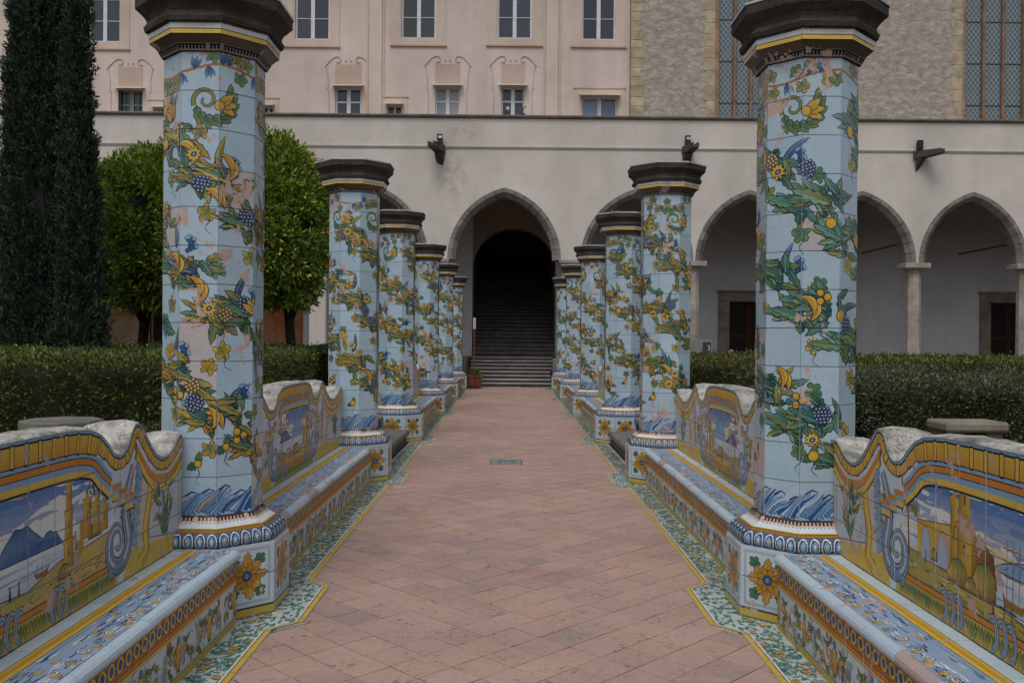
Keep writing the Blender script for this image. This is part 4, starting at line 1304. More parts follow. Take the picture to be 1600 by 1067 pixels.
# inspection cover let into the paving
cv = empty('drain_cover', (-.03, 11.62, 0), 'small grey metal cover set in the middle of the paving', 'cover')
MB().box(-.21, .21, -.235, .235, -.012, .0022, srgb(120, 108, 104)).build('frame', M['stone'], cv)
mb = MB(); mb.bbox_bev(-.192, .192, -.217, .217, -.008, .0055, .002, srgb(138, 144, 148))
mb.build('plate', M['metal'], cv)
for x, y in ((-.07, .09), (.09, .09), (0, 0), (-.08, -.09), (.08, -.09)):
    MB().bbox_bev(x - .035, x + .035, y - .012, y + .012, .0055, .012, .003, srgb(70, 72, 76)).build('stud', M['metal'], cv)

# painted border along both edges
def border_paint(L, e0, seed, bump=False):
    """cell drawn as (u along the path, v = lateral 1.13..1.52)"""
    rng = random.Random(seed); P = Paint(); h = L / 2
    for i in range(int(L * 330)):
        p_leaf(P, rng.uniform(-h, h), rng.uniform(1.16 if bump else 1.31, 1.505), rng.uniform(-.7, .7) + (pi if rng.random() < .5 else 0), rng.uniform(.03, .06), rng.uniform(.010, .018), rng.choice((TEAL, srgb(84, 150, 130), srgb(112, 172, 158), srgb(92, 156, 140), srgb(88, 132, 170))), rng.choice((srgb(150, 198, 184), srgb(112, 172, 158), srgb(126, 176, 140))), .15, 3, vein=False, lw=.0010)
    for i in range(max(2, int(L * 12))):
        x, y = -h + L * (i + rng.uniform(.2, .8)) / max(2, int(L * 12)), rng.uniform(1.34, 1.47)
        for q in range(4): p_leaf(P, x, y, q * pi / 2 + .4, .034, .020, YEL, OCHRE, .1, 4, vein=False, lw=.002)
        P.poly(disc(x, y, .008, n=6), BLUE)
    for i in range(int(L * 14)):
        p_spiral(P, rng.uniform(-h, h), rng.uniform(1.33, 1.49), .020, 1.1, .006, rng.choice((BLUE, WHITE, INK)), rng.uniform(0, 6), 1, False, 12)
    return P
BASEB = srgb(198, 212, 208)
def border_mesh(side, L, edges, seed, bump):
    P = border_paint(L, 0, seed, bump); h = L / 2
    us = [-h + L * i / (len(edges) - 1) for i in range(len(edges))]
    E = list(zip(us, edges))
    P.strip([(u, e) for u, e in E], [(u, e + .030) for u, e in E], YEL, mixc(YEL, OCHRE, .4))
    P.stroke([(u, e + .032) for u, e in E], .005, INK)
    P.strip([(u, e + .0345) for u, e in E], [(u, e + .046) for u, e in E], WHITE)
    mb = MB(); fn = lambda u, v, hh: (side * v, u, .003 + hh)
    g = .002
    out = [(u, e) for u, e in zip([max(-h + g, min(h - g, u)) for u in us], edges)] + [(h - g, 1.535), (-h + g, 1.535)]
    n = len(out)
    mb.add([fn(p[0], p[1], 0) for p in out] + [fn(p[0], p[1], -.02) for p in out], [tuple(range(n))] + [(i, (i + 1) % n, n + (i + 1) % n, n + i) for i in range(n)], jit(BASEB, random.Random(seed), .06))
    for k, (Pp, C, T) in enumerate(P.cut(-h + g, h - g, min(edges), 1.535)):
        # drop leaves that leave the border where it is narrow
        Vq = []
        for p in Pp:
            e = float(np.interp(p[0], us, edges)); Vq.append((p[0], max(p[1], e)))
        mb.add([fn(p[0], p[1], .0004 + k * .00003) for p in Vq], T, C)
    return simple_mesh(mb, 'border_tile', M['maj'])
for side, lab in ((-1, 'left'), (1, 'right')):
    root = empty('painted_border', (0, 0, 0), 'green and yellow painted tile border along the %s edge of the paving' % lab, 'border', 'painted tile borders along the paving')
    plain = [border_mesh(side, .205, [1.285, 1.285], 500 + k, False) for k in range(8)]
    bumps = []
    bl = 1.04
    for k in range(5):
        y0 = -bl / 2 + bl * k / 5; y1 = y0 + bl / 5
        ed = []
        for q in range(9):
            t = abs(y0 + (y1 - y0) * q / 8); ed.append(1.145 if t < .36 else 1.145 + .14 * min(1, (t - .36) / .14))
        bumps.append((y0 + bl / 10, border_mesh(side, bl / 5, ed, 600 + k, True)))
    spans = []; a = 3.0
    for yc in YS:
        spans.append((a, yc - bl / 2)); a = yc + bl / 2
    spans.append((a, Y_END))
    r2 = random.Random(9)
    for a, b in spans:
        n = max(1, round((b - a) / .205))
        for i in range(n):
            o = link('border_tile', plain[r2.randrange(8)], root); o.location = (0, a + (b - a) * (i + .5) / n, r2.uniform(-.0008, .0008)); o.scale = (1, (b - a) / n / .205, 1)
    for yc in YS:
        for dy, me in bumps:
            o = link('border_tile', me, root); o.location = (0, yc + dy, 0)

# ------------------------------------------------------------------ garden: raised beds, steps, ground
GZ = .40
for side, nm in ((-1, 'left'), (1, 'right')):
    mb = MB()
    x0, x1 = sorted((side * 2.20, side * 26))
    mb.box(x0, x1, -4, YS[1] + .2, -.3, GZ, srgb(92, 76, 60))
    mb.box(x0, x1, YS[1] + .2, YS[2] - .2, -.3, GZ - .006, srgb(104, 88, 72))
    mb.box(x0, x1, YS[2] - .2, 26.6, -.3, GZ, srgb(92, 76, 60))
    tag(mb.build('garden_ground', M['soil']), kind='structure')
    # two stone steps up to the garden in the gap between the second and third columns
    st = empty('garden_steps', (0, (YS[1] + YS[2]) / 2, 0), 'grey stone garden steps between the second and third columns on the %s' % nm, 'steps', 'stone steps up to the garden')
    w = (YS[2] - YS[1]) / 2 - .40
    for d0, d1, z0, z1 in ((1.53, 2.05, -.02, .205), (1.93, 2.42, .20, .408)):
        a, b = sorted((side * d0, side * d1))
        mb = MB(); mb.bbox_bev(a, b, -w, w, z1 - .075, z1, .012, srgb(128, 124, 118)); mb.build('tread', M['stone'], st)
        a, b = sorted((side * (d0 + .04), side * (d1 + .02)))
        MB().box(a, b, -w + .003, w - .003, z0, z1 - .074, srgb(104, 100, 94)).build('riser', M['stone'], st)
tag(MB().box(-150, 150, -60, 200, -.6, -.30, srgb(104, 92, 80)).build('ground', M['soil']), kind='structure')
tag(MB().box(-26, 26, 26.6, 29.22, -.29, -.015, srgb(140, 128, 116)).build('pavement', M['stone']), kind='structure')

# ------------------------------------------------------------------ arcade at the end of the path
_ph = radians(0.5)
def at(x, y, D):
    """photograph measurement (pixels) to X, Z on the plane at depth D"""
    dx, dy = x - 800, y - 533.5
    ux, uy = dx * cos(_ph) + dy * sin(_ph), -dx * sin(_ph) + dy * cos(_ph)
    return (ux + 4) * D / F_PX, EYE - (3.5 + uy) * D / F_PX

YW, YB, TH = 29.3, 33.9, .55
ZSPR, RISE, ZCOR = 4.22, 2.36, 8.85
PLASTER, GREYST = srgb(218, 212, 206), srgb(150, 144, 136)
ARCHES = [(-12.35, 1.83), (-8.55, 1.86), (-4.35, 1.65), (-.20, 1.87), (4.17, 1.86), (7.895, 1.80), (11.585, 1.80), (15.27, 1.80), (18.96, 1.80)]
def arch_outline(cx, W, n=12):
    R = (W * W + RISE * RISE) / (2 * W); c = R - W
    a1 = math.acos(-c / R); L = []
    for i in range(n + 1):
        a = pi - (pi - a1) * i / n
        L.append((cx + c + R * cos(a), ZSPR + R * sin(a)))
    return L + [(2 * cx - x, z) for x, z in L[-2::-1]]

arc = empty('arcade', (0, YW, 0), 'long pale plastered arcade wall with pointed stone arches behind the garden', 'building')
mb = MB()
XL, XR = -22.0, 22.0
x = XL
def wallquad(x0, z0, x1, z1, y):
    mb.add([(x0, y, z0), (x1, y, z1), (x1, y, ZCOR), (x0, y, ZCOR)], [(0, 1, 2, 3)], PLASTER)
for y in (0, TH):
    x = XL
    for cx, W in ARCHES:
        zb = ZSPR
        if cx - W - x > .02: wallquad(x, zb, cx - W, zb, y)
        o = arch_outline(cx, W)
        for p, q in zip(o, o[1:]): wallquad(p[0], p[1], q[0], q[1], y)
        x = cx + W
    wallquad(x, ZSPR, XR, ZSPR, y)
mb.add([(XL, 0, ZCOR), (XR, 0, ZCOR), (XR, TH, ZCOR), (XL, TH, ZCOR)], [(0, 1, 2, 3)], PLASTER)
for cx, W in ARCHES:      # undersides
    o = arch_outline(cx, W)
    for p, q in zip(o, o[1:]): mb.add([(p[0], 0, p[1]), (q[0], 0, q[1]), (q[0], TH, q[1]), (p[0], TH, p[1])], [(0, 1, 2, 3)], PLASTER)
for p, q in [(XL, ARCHES[0][0] - ARCHES[0][1])] + [(a[0] + a[1], b[0] - b[1]) for a, b in zip(ARCHES, ARCHES[1:])] + [(ARCHES[-1][0] + ARCHES[-1][1], XR)]:
    if q - p > .02: mb.add([(p, 0, ZSPR), (q, 0, ZSPR), (q, TH, ZSPR), (p, TH, ZSPR)], [(0, 1, 2, 3)], PLASTER)
mb.build('wall', M['stucco'], arc)
rng = random.Random(31)
for cx, W in ARCHES:      # each arch a ring of separate stones
    R = (W * W + RISE * RISE) / (2 * W); c = R - W; a1 = math.acos(-c / R)
    n = 9
    for s in (1, -1):
        for i in range(n):
            aa, ab = pi - (pi - a1) * i / n + (0 if i == 0 else -.003), pi - (pi - a1) * (i + 1) / n + .003
            jr = rng.uniform(-.006, .006); pr = .012 + rng.uniform(-.004, .004)
            prof = [(R + .002, -pr), (R - .13 + jr, -pr), (R - .27 + jr, .15), (R - .27 + jr, TH + .02), (R + .002, TH + .02)]
            rs = []
            for a in (aa, (aa + ab) / 2, ab):
                rs.append([(cx + s * (c + r * cos(a)), y, ZSPR + .004 + r * sin(a)) for r, y in prof])
            m2 = MB(); m2.rings(rs, True, True, True, jit(srgb(140, 134, 126), rng, .13)); m2.build('voussoir', M['stone'], arc)
# cornice, string course
mb = MB()
mb.rings([[(xx, y, z) for y, z in ((-.02, ZCOR + .0), (-.07, ZCOR + .03), (-.10, ZCOR + .06), (-.10, ZCOR + .10), (-.05, ZCOR + .12), (TH, ZCOR + .12), (TH, ZCOR - .02))] for xx in (XL, XR)], True, True, True, srgb(132, 129, 121))
mb.build('cornice', M['stone'], arc)
zst = at(900, 232, YW)[1]
mb = MB()
mb.rings([[(xx, y, z) for y, z in ((.01, zst - .05), (-.025, zst - .045), (-.03, zst - .01), (-.05, zst), (-.05, zst + .035), (.01, zst + .06))] for xx in (XL, XR)], True, True, True, srgb(200, 195, 190))
mb.build('string_course', M['stucco'], arc)

def arcade_column(x):
    o = empty('arcade_column', (x, YW + TH / 2, 0), None)
    o.parent = arc; o.location = (x, TH / 2, 0)
    c = srgb(178, 170, 160)
    def oc(r, z): return [(r * cos(pi / 8 + k * pi / 4), r * sin(pi / 8 + k * pi / 4), z) for k in range(8)]
    MB().rings([oc(.33, .95), oc(.33, 1.05), oc(.27, 1.12), oc(.238, 1.17), oc(.226, 3.92)], True, True, True, c).build('shaft', M['stone'], o)
    def sq(w, z): return [(w, -w * .75, z), (w, w * .75, z), (-w, w * .75, z), (-w, -w * .75, z)]
    mb = MB(); mb.rings([oc(.228, 3.915), oc(.25, 3.93), oc(.25, 3.96), oc(.24, 3.97), oc(.33, 4.06)], True, True, True, c)
    mb.bbox_bev(-.42, .42, -.36, .36, 4.06, ZSPR + .006, .015, jit(c, rng, .05)); mb.build('capital', M['stone'], o)
    return o
for x in (6.05, 9.74, 13.43, 17.115, 20.8, -10.45, -14.25): arcade_column(x)
for x0, x1 in ((1.67, 2.31), (-2.70, -2.07), (-6.66, -6.0)):
    p = empty('pier', (0, 0, 0)); p.parent = arc
    c = srgb(184, 178, 170)
    MB().bbox_bev(x0 + .05, x1 - .05, .03, TH - .03, .30, ZSPR - .35, .03, c if x0 > -5 else PLASTER).build('shaft', M['stone'] if x0 > -5 else M['stucco'], p)
    mb = MB()
    def rc(e, z): return [(x0 + .05 - e, .03 - e, z), (x1 - .05 + e, .03 - e, z), (x1 - .05 + e, TH - .03 + e, z), (x0 + .05 - e, TH - .03 + e, z)]
    mb.rings([rc(0.004, ZSPR - .352), rc(.03, ZSPR - .32), rc(.03, ZSPR - .28), rc(.01, ZSPR - .26), rc(.05, ZSPR - .16), rc(.10, ZSPR - .10), rc(.11, ZSPR - .08), rc(.11, ZSPR + .003)], True, True, True, srgb(160, 154, 146))
    mb.build('capital', M['stone'], p)
mb = MB()
mb.box(2.33, XR, .02, TH - .02, -.28, .93, srgb(176, 170, 162)); mb.box(XL, -2.72, .02, TH - .02, -.28, .93, srgb(176, 170, 162))
mb.build('parapet', M['stucco'], arc)
mb = MB()
mb.box(2.33, XR, -.03, TH + .03, .931, .985, srgb(150, 145, 138)); mb.box(XL, -2.72, -.03, TH + .03, .931, .985, srgb(150, 145, 138))
mb.build('parapet_coping', M['stone'], arc)
for x0, x1, hgt in ((1.46, 2.30, .96), (-2.68, -1.40, .30)):
    MB().bbox_bev(x0, x1, .10, TH + .30, -.02, hgt, .02, srgb(136, 132, 126)).build('plinth', M['stone'], arc)
# gallery behind the arches
mb = MB()
for a, b in ((XL, -1.45), (1.62, XR)): mb.box(a, b, TH - .10, YB - YW + .02, -.28, .95, srgb(120, 110, 100))
mb.build('gallery_floor', M['stone'], arc)
mb = MB(); mb.box(XL, XR, TH + .002, YB - YW + .3, 7.0, 7.2, srgb(150, 128, 110)); mb.box(XL - .2, XL, 0, YB - YW, -.2, ZCOR, PLASTER); mb.box(XR, XR + .2, 0, YB - YW, -.2, ZCOR, PLASTER)  # ceiling, plus end walls out of view added to keep stray light out
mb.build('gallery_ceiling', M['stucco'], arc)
MB().box(XL, XR, TH + .003, 6.2, ZCOR - .12, ZCOR + .02, srgb(140, 132, 122)).build('terrace', M['stone'], arc)
for x in (9.74, 13.43, 6.05, 17.115):
    MB().tube([(x, TH, 5.0), (x, YB - YW, 5.0)], .03, 6, srgb(60, 54, 48)).build('tie_rod', M['metal'], arc)

def holes_wall(mb, x0, x1, z0, z1, y, holes, col, depth=.25):
    """wall face on plane y with rectangular openings and their reveals"""
    xs = sorted({x0, x1} | {v for h in holes for v in (h[0], h[1]) if x0 < v < x1})
    zs = sorted({z0, z1} | {v for h in holes for v in (h[2], h[3]) if z0 < v < z1})
    for a, b in zip(xs, xs[1:]):
        for c, d in zip(zs, zs[1:]):
            mx, mz = (a + b) / 2, (c + d) / 2
            if any(h[0] < mx < h[1] and h[2] < mz < h[3] for h in holes): continue
            mb.add([(a, y, c), (b, y, c), (b, y, d), (a, y, d)], [(0, 1, 2, 3)], col)
    for a, b, c, d in holes:
        c2, d2 = max(c, z0), min(d, z1)
        for q in ([(a, c2), (a, d2)], [(b, c2), (b, d2)], [(a, d2), (b, d2)], [(a, c2), (b, c2)]):
            mb.add([(q[0][0], y, q[0][1]), (q[1][0], y, q[1][1]), (q[1][0], y + depth, q[1][1]), (q[0][0], y + depth, q[0][1])], [(0, 1, 2, 3)], col)

DOORS = []
for pxl, pxt in ((1140, 471), (1549, 473)):
    xx, zz = at(pxl, pxt, YB); DOORS.append((xx, xx + 1.62, .95, zz))
dl = at(240, 495, YB)[0]
DOORS.append((dl - .1, dl + 1.5, .95, 3.1))
IA0, IA1 = at(738, 470, YB)[0], at(868, 470, YB)[0]
IAZ = at(803, 357, YB)[1]; IR = (IA1 - IA0) / 2; IS = IAZ - IR
BACKW = srgb(204, 206, 212)
gb = empty('gallery_back_wall', (0, YB, 0), 'white plastered inner wall of the arcade with stone doorways', 'wall')
mb = MB()
holes_wall(mb, XL, IA0, .90, 7.05, 0, [d for d in DOORS if d[1] < 0], BACKW, .35)
holes_wall(mb, IA1, XR, .90, 7.05, 0, [d for d in DOORS if d[0] > 0], BACKW, .35)
icx = (IA0 + IA1) / 2
o = [(icx - IR * cos(pi * k / 24), IS + IR * sin(pi * k / 24)) for k in range(25)]
for p, q in zip(o, o[1:]):
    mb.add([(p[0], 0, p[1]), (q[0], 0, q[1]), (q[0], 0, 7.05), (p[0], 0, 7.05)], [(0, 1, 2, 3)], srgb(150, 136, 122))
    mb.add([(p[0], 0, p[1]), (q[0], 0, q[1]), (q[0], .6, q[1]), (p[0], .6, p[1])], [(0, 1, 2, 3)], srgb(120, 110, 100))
mb.build('wall', M['stucco'], gb)
for k, (a, b, c, d) in enumerate(DOORS):
    fr = MB(); w = .43; st = srgb(140, 132, 122)
    fr.bbox_bev(a - w, a, -.06, .12, .94, d, .02, st); fr.bbox_bev(b, b + w, -.06, .12, .94, d, .02, st)
    fr.bbox_bev(a - w, b + w, -.062, .118, d + .001, d + .34, .02, st); fr.bbox_bev(a - w - .06, b + w + .06, -.10, .10, d + .341, d + .42, .02, st)
    if k == 2: fr.c = [mixc(q, srgb(190, 104, 56), .75) for q in fr.c]
    dr = fr.build('doorway', M['stone'], gb)
    lf = MB(); wd = srgb(64, 36, 25)
    lf.box(a, b, .30, .34, .95, d, srgb(30, 24, 22))
    lf.build('door_leaf', M['wood'], gb)
    for cx0 in (a, (a + b) / 2 + .005):
        cw = (b - a) / 2 - .01
        rl = MB()
        for q0, q1 in ((0, .10), (cw - .10, cw)): rl.box(cx0 + q0, cx0 + q1, .262, .2995, .96, d - .02, wd)
        for z0, z1 in ((.96, 1.12), (1.75, 1.87), (d - .14, d - .02)): rl.box(cx0 + .101, cx0 + cw - .101, .264, .2990, z0, z1, wd)
        rl.build('door_rail', M['wood'], gb)
# frescoes left of the staircase
for px0, px1, py, c in ((100, 163, 488, srgb(150, 120, 96)), (167, 232, 494, srgb(168, 150, 128)), (345, 405, 480, srgb(160, 132, 104)), (412, 470, 482, srgb(170, 128, 100))):
    x0, zt = at(px0, py, YB); x1, _ = at(px1, py, YB); zt += .5
    f = MB(); f.box(x0, x1, -.022, .002, .96, zt, c); f.build('fresco', M['fresco'], gb)
    f = MB(); k = srgb(172, 110, 74)
    for q in ((x0 - .09, x0), (x1, x1 + .09)): f.box(*q, -.03, .001, .955, zt, k)
    f.box(x0 - .09, x1 + .09, -.031, .001, zt + .001, zt + .09, k); f.box(x0 + .001, x1 - .001, -.032, -.023, .961, 1.12, srgb(140, 84, 62)); f.build('fresco_border', M['fresco'], gb)

# ------------------------------------------------------------------ staircase in the middle arch
stc = empty('staircase', (0, YW, 0), 'dark grey stone staircase rising into the shadow of the middle arch', 'staircase')
SX0, SX1 = at(746, 604, 30)[0], at(861, 604, 30)[0]
y, z = 30.05 - YW, 0.0
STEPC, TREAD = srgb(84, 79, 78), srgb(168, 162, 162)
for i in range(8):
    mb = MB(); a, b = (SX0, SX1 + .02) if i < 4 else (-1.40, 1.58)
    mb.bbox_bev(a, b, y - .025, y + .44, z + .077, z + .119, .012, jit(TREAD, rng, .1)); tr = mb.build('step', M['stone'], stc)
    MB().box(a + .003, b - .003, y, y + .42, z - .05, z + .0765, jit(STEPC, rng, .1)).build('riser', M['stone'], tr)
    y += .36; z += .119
y += .55
lx0, lx1 = IA0 + .02, IA1 - .02
mb = MB(); mb.box(-1.40, 1.58, y - .60, y + .1, z - .2, z - .012, STEPC); mb.build('landing', M['stone'], stc)
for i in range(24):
    mb = MB(); mb.bbox_bev(lx0, lx1, y - .025, y + .40, z + .112, z + .155, .012, jit(srgb(122, 118, 118), rng, .1)); tr = mb.build('step', M['stone'], stc)  # same stairs, treads coloured darker: indoor shade painted into the upper flight
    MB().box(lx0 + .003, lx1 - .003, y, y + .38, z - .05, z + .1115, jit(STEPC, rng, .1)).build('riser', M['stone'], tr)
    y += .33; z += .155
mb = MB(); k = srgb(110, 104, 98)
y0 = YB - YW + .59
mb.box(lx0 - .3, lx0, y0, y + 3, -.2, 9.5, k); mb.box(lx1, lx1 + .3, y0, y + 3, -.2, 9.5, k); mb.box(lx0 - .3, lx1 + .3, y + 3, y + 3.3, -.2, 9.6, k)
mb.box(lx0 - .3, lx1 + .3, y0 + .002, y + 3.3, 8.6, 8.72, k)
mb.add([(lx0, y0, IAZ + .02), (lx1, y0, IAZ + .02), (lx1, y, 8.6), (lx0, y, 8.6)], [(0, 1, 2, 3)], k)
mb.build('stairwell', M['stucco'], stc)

# ------------------------------------------------------------------ things standing along the arcade
pot = empty('planter', (-1.12, 29.0, 0), 'square terracotta planter box with grassy green plant left of the stairs', 'planter')
mb = MB(); c = srgb(126, 74, 52)
mb.rings([[(w, -w, z), (w, w, z), (-w, w, z), (-w, -w, z)] for w, z in ((.21, 0), (.235, .36), (.26, .362), (.26, .42), (.225, .42), (.215, .33))], True, True, True, c); mb.build('box', M['wood'], pot)
for q in (-.10, .10): MB().bbox_bev(q - .07, q + .07, -.246, -.222, .06, .32, .006, mixc(c, INK, .2)).build('panel', M['wood'], pot)
r2 = random.Random(6); mb = MB()
for i in range(260):
    a, r = r2.uniform(0, 6.3), r2.uniform(0, .2); x, y = r * cos(a), r * sin(a); h = r2.uniform(.14, .36); b = r2.uniform(.02, .2); d = r2.uniform(0, 6.3)
    ex, ey = cos(d), sin(d); w = .010; cc = jit(srgb(86, 124, 40), r2, .3)
    mb.add([(x - ey * w, y + ex * w, .33), (x + ey * w, y - ex * w, .33), (x + ex * b * .4 + ey * w, y + ey * b * .4 - ex * w, .33 + h * .65), (x + ex * b * .4 - ey * w, y + ey * b * .4 + ex * w, .33 + h * .65), (x + ex * b, y + ey * b, .33 + h)], [(0, 1, 2, 3), (3, 2, 4)], cc)
mb.build('grass_plant', M['leaf'], pot)
sg = empty('sign_post', (-1.13, 28.66, 0), 'thin red-brown post with small white notice in front of the planter', 'sign')
mb = MB(); mb.rings([[(.16 * cos(k * pi / 6), .16 * sin(k * pi / 6), z) for k in range(12)] for z in (.002, .02)], True, True, True, srgb(90, 50, 36)); mb.build('base', M['metal'], sg)
MB().tube([(0, 0, .02), (0, 0, 2.0)], .024, 8, srgb(118, 62, 42)).build('post', M['metal'], sg)
MB().bbox_bev(-.045, .045, -.036, -.022, 1.92, 2.28, .004, srgb(186, 178, 172)).build('notice', M['metal'], sg)

# information board and person by the right-hand gallery
bx0, bz0 = at(1080, 550, 29.1); bx1, bz1 = at(1114, 531, 29.1)
ib = empty('information_board', ((bx0 + bx1) / 2, 29.1, 0), 'small pale information board with a dark picture, low behind the right hedge', 'board')
hw = (bx1 - bx0) / 2
MB().bbox_bev(-hw, hw, -.015, .015, bz0 - .35, bz1, .005, srgb(128, 132, 124)).build('panel', M['metal'], ib)
MB().bbox_bev(.02, hw - .06, -.021, -.0152, bz0 - .02, bz1 - .07, .003, srgb(58, 62, 58)).build('picture', M['metal'], ib)
MB().add([(.18, -.0225, bz0 + .05), (.27, -.0225, bz0 + .06), (.25, -.0225, bz0 + .22), (.17, -.0225, bz0 + .24), (.22, -.0225, bz0 + .15)], [(0, 1, 4), (1, 2, 4), (2, 3, 4)], srgb(170, 172, 168)).build('print', M['metal'], ib)
for s in (-1, 1): MB().tube([(s * hw * .7, .03, 0), (s * hw * .7, .03, bz1 - .1)], .02, 6, srgb(70, 72, 70)).build('leg', M['metal'], ib)

def skin_body(name, joints, bones, radii, mat, parent, col, sub=2):
    me = bpy.data.meshes.new(name); me.from_pydata([tuple(j) for j in joints], bones, [])
    o = link(name, me, parent); m = o.modifiers.new('skin', 'SKIN'); m.use_smooth_shade = True
    for i, r in enumerate(radii): me.skin_vertices[0].data[i].radius = (r, r) if isinstance(r, float) else r
    me.skin_vertices[0].data[0].use_root = True
    s = o.modifiers.new('sub', 'SUBSURF'); s.levels = sub; s.render_levels = sub
    dg = bpy.context.evaluated_depsgraph_get(); ev = o.evaluated_get(dg)
    n2 = bpy.data.meshes.new_from_object(ev); o.modifiers.clear(); o.data = n2
    if 'Col' in n2.attributes: n2.attributes.remove(n2.attributes['Col'])
    at_ = n2.attributes.new('Col', 'FLOAT_COLOR', 'POINT')
    cs = np.ones((len(n2.vertices), 4), np.float32)
    for i, v in enumerate(n2.vertices): cs[i, :3] = col(v.co)
    at_.data.foreach_set('color', cs.ravel())
    n2.materials.clear(); n2.materials.append(mat)
    n2.polygons.foreach_set('use_smooth', [True] * len(n2.polygons))
    return o
# someone sitting on a low stone bench in front of the arcade; only the head clears the hedge
hx, hz = at(1144, 547, 28.7)
sb = empty('stone_bench', (hx, 28.85, 0), 'low stone bench in front of the arcade, hidden behind the right hedge', 'bench')
MB().bbox_bev(-.6, .6, -.22, .22, .34, .42, .012, srgb(140, 136, 128)).build('seat', M['stone'], sb)
for s in (-1, 1): MB().bbox_bev(s * .42 - .07, s * .42 + .07, -.18, .18, -.012, .339, .01, srgb(130, 126, 118)).build('leg', M['stone'], sb)
pr = empty('person', (hx, 28.75, 0), 'person sitting behind the right hedge, only the head showing', 'person')
J = [(0, .08, .50), (0, .10, .70), (0, .10, .92), (0, .08, 1.02), (0, .05, 1.12), (0, .04, 1.235),
     (-.17, .10, .94), (-.22, .02, .70), (-.14, -.22, .56), (-.12, -.30, .55), (.17, .10, .94), (.22, .02, .70), (.14, -.22, .56), (.12, -.30, .55),
     (-.10, .04, .50), (-.11, -.36, .50), (-.11, -.34, .10), (-.11, -.48, .04), (.10, .04, .50), (.11, -.36, .50), (.11, -.34, .10), (.11, -.48, .04)]
Bn = [(0, 1), (1, 2), (2, 3), (3, 4), (4, 5), (2, 6), (6, 7), (7, 8), (8, 9), (2, 10), (10, 11), (11, 12), (12, 13), (0, 14), (14, 15), (15, 16), (16, 17), (0, 18), (18, 19), (19, 20), (20, 21)]
Rr = [.13, .12, .11, .05, .065, .085, .06, .045, .034, .03, .06, .045, .034, .03, .09, .07, .045, .04, .09, .07, .045, .04]
def pcol(c):
    if c.z > 1.03: return srgb(206, 150, 124)
    if c.z > .52 and c.y > -.18: return srgb(70, 74, 92)
    if c.z > .52: return srgb(206, 150, 124)
    return srgb(48, 48, 56)
skin_body('body', J, Bn, Rr, M['cloth'], pr, pcol)
mb = MB()
rs = []
for k in range(6):
    t = k / 5; z = 1.20 + .135 * sin(t * pi / 2); r = .098 * cos(t * pi / 2 * .96)
    rs.append([(r * .95 * cos(q * pi / 8), .055 + r * sin(q * pi / 8) * (1.0 if sin(q * pi / 8) > 0 else .82), z + (.03 if sin(q * pi / 8) < -.2 else 0) * (1 - t)) for q in range(16)])
mb.rings(rs, True, False, True, srgb(150, 112, 96)); mb.build('hair', M['cloth'], pr, True)
mb = MB(); mb.rings([[(r * cos(q * pi / 3), y, 1.215 + z + r * sin(q * pi / 3)) for q in range(6)] for r, y, z in ((.016, -.04, -.01), (.012, -.062, -.012), (.003, -.07, -.014))], True, False, True, srgb(206, 150, 124)); mb.build('nose', M['cloth'], pr, True)
for s in (-1, 1):
    mb = MB(); mb.rings([[(s * .032 + r * cos(q * pi / 3), y, 1.245 + r * sin(q * pi / 3)) for q in range(6)] for r, y in ((.010, -.030), (.005, -.046))], True, False, True, INK); mb.build('eye', M['cloth'], pr)
    mb = MB(); mb.rings([[(s * x_, .05 + r * cos(q * pi / 4), 1.23 + r * 1.4 * sin(q * pi / 4)) for q in range(8)] for r, x_ in ((.012, .075), (.022, .094), (.016, .100))], True, False, True, srgb(206, 150, 124)); mb.build('ear', M['cloth'], pr)

# stone spouts with lamps on the wall
def spout(px, py, ang, sheet, label):
    x, z = at(px, py, YW)
    o = empty('water_spout', (x, YW, z), label, 'spout', 'stone water spouts with lamps on the arcade wall', ang)
    c = srgb(92, 86, 78)
    mb = MB(); L = .85
    mb.rings([[(-w, y, -h0), (w, y, -h0), (w, y, h1), (w * .55, y, h1), (w * .5, y, h1 - .07), (-w * .5, y, h1 - .07), (-w * .55, y, h1), (-w, y, h1)] for y, w, h0, h1 in ((.05, .17, .12, .13), (-.3, .15, .10, .12), (-L, .12, .05, .10))], True, True, True, c); mb.build('trough', M['piperno'], o)
    mb = MB(); mb.rings([[(w * cos(q * pi / 5), .02 - .30 * (1 - t) * (0.3 + .7 * max(0, sin(q * pi / 5))), -.12 - .40 * t) for q in range(6)] for t, w in ((0, .17), (.5, .15), (1, .09))], True, True, True, mixc(c, INK, .2)); mb.build('corbel', M['piperno'], o)
    l = MB(); l.bbox_bev(-.09, .09, -.24, -.10, .15, .46, .01, srgb(30, 30, 32)); ll = l.build('lamp_housing', M['metal'], o); ll.rotation_euler = (0, 0, -ang)
    if sheet:
        MB().bbox_bev(-.05, .08, -.255, -.2405, .32, .40, .004, srgb(210, 212, 214)).build('lens', M['metal'], ll)
spout(688, 234, radians(-16), True, 'dark stone spout and lamp on the wall left of the middle arch')
spout(1073, 236, radians(8), True, 'stone spout and lamp on the wall above the second right column')
spout(1434, 243, radians(38), False, 'stone spout turned right with dark lamp on the wall above the right arches')
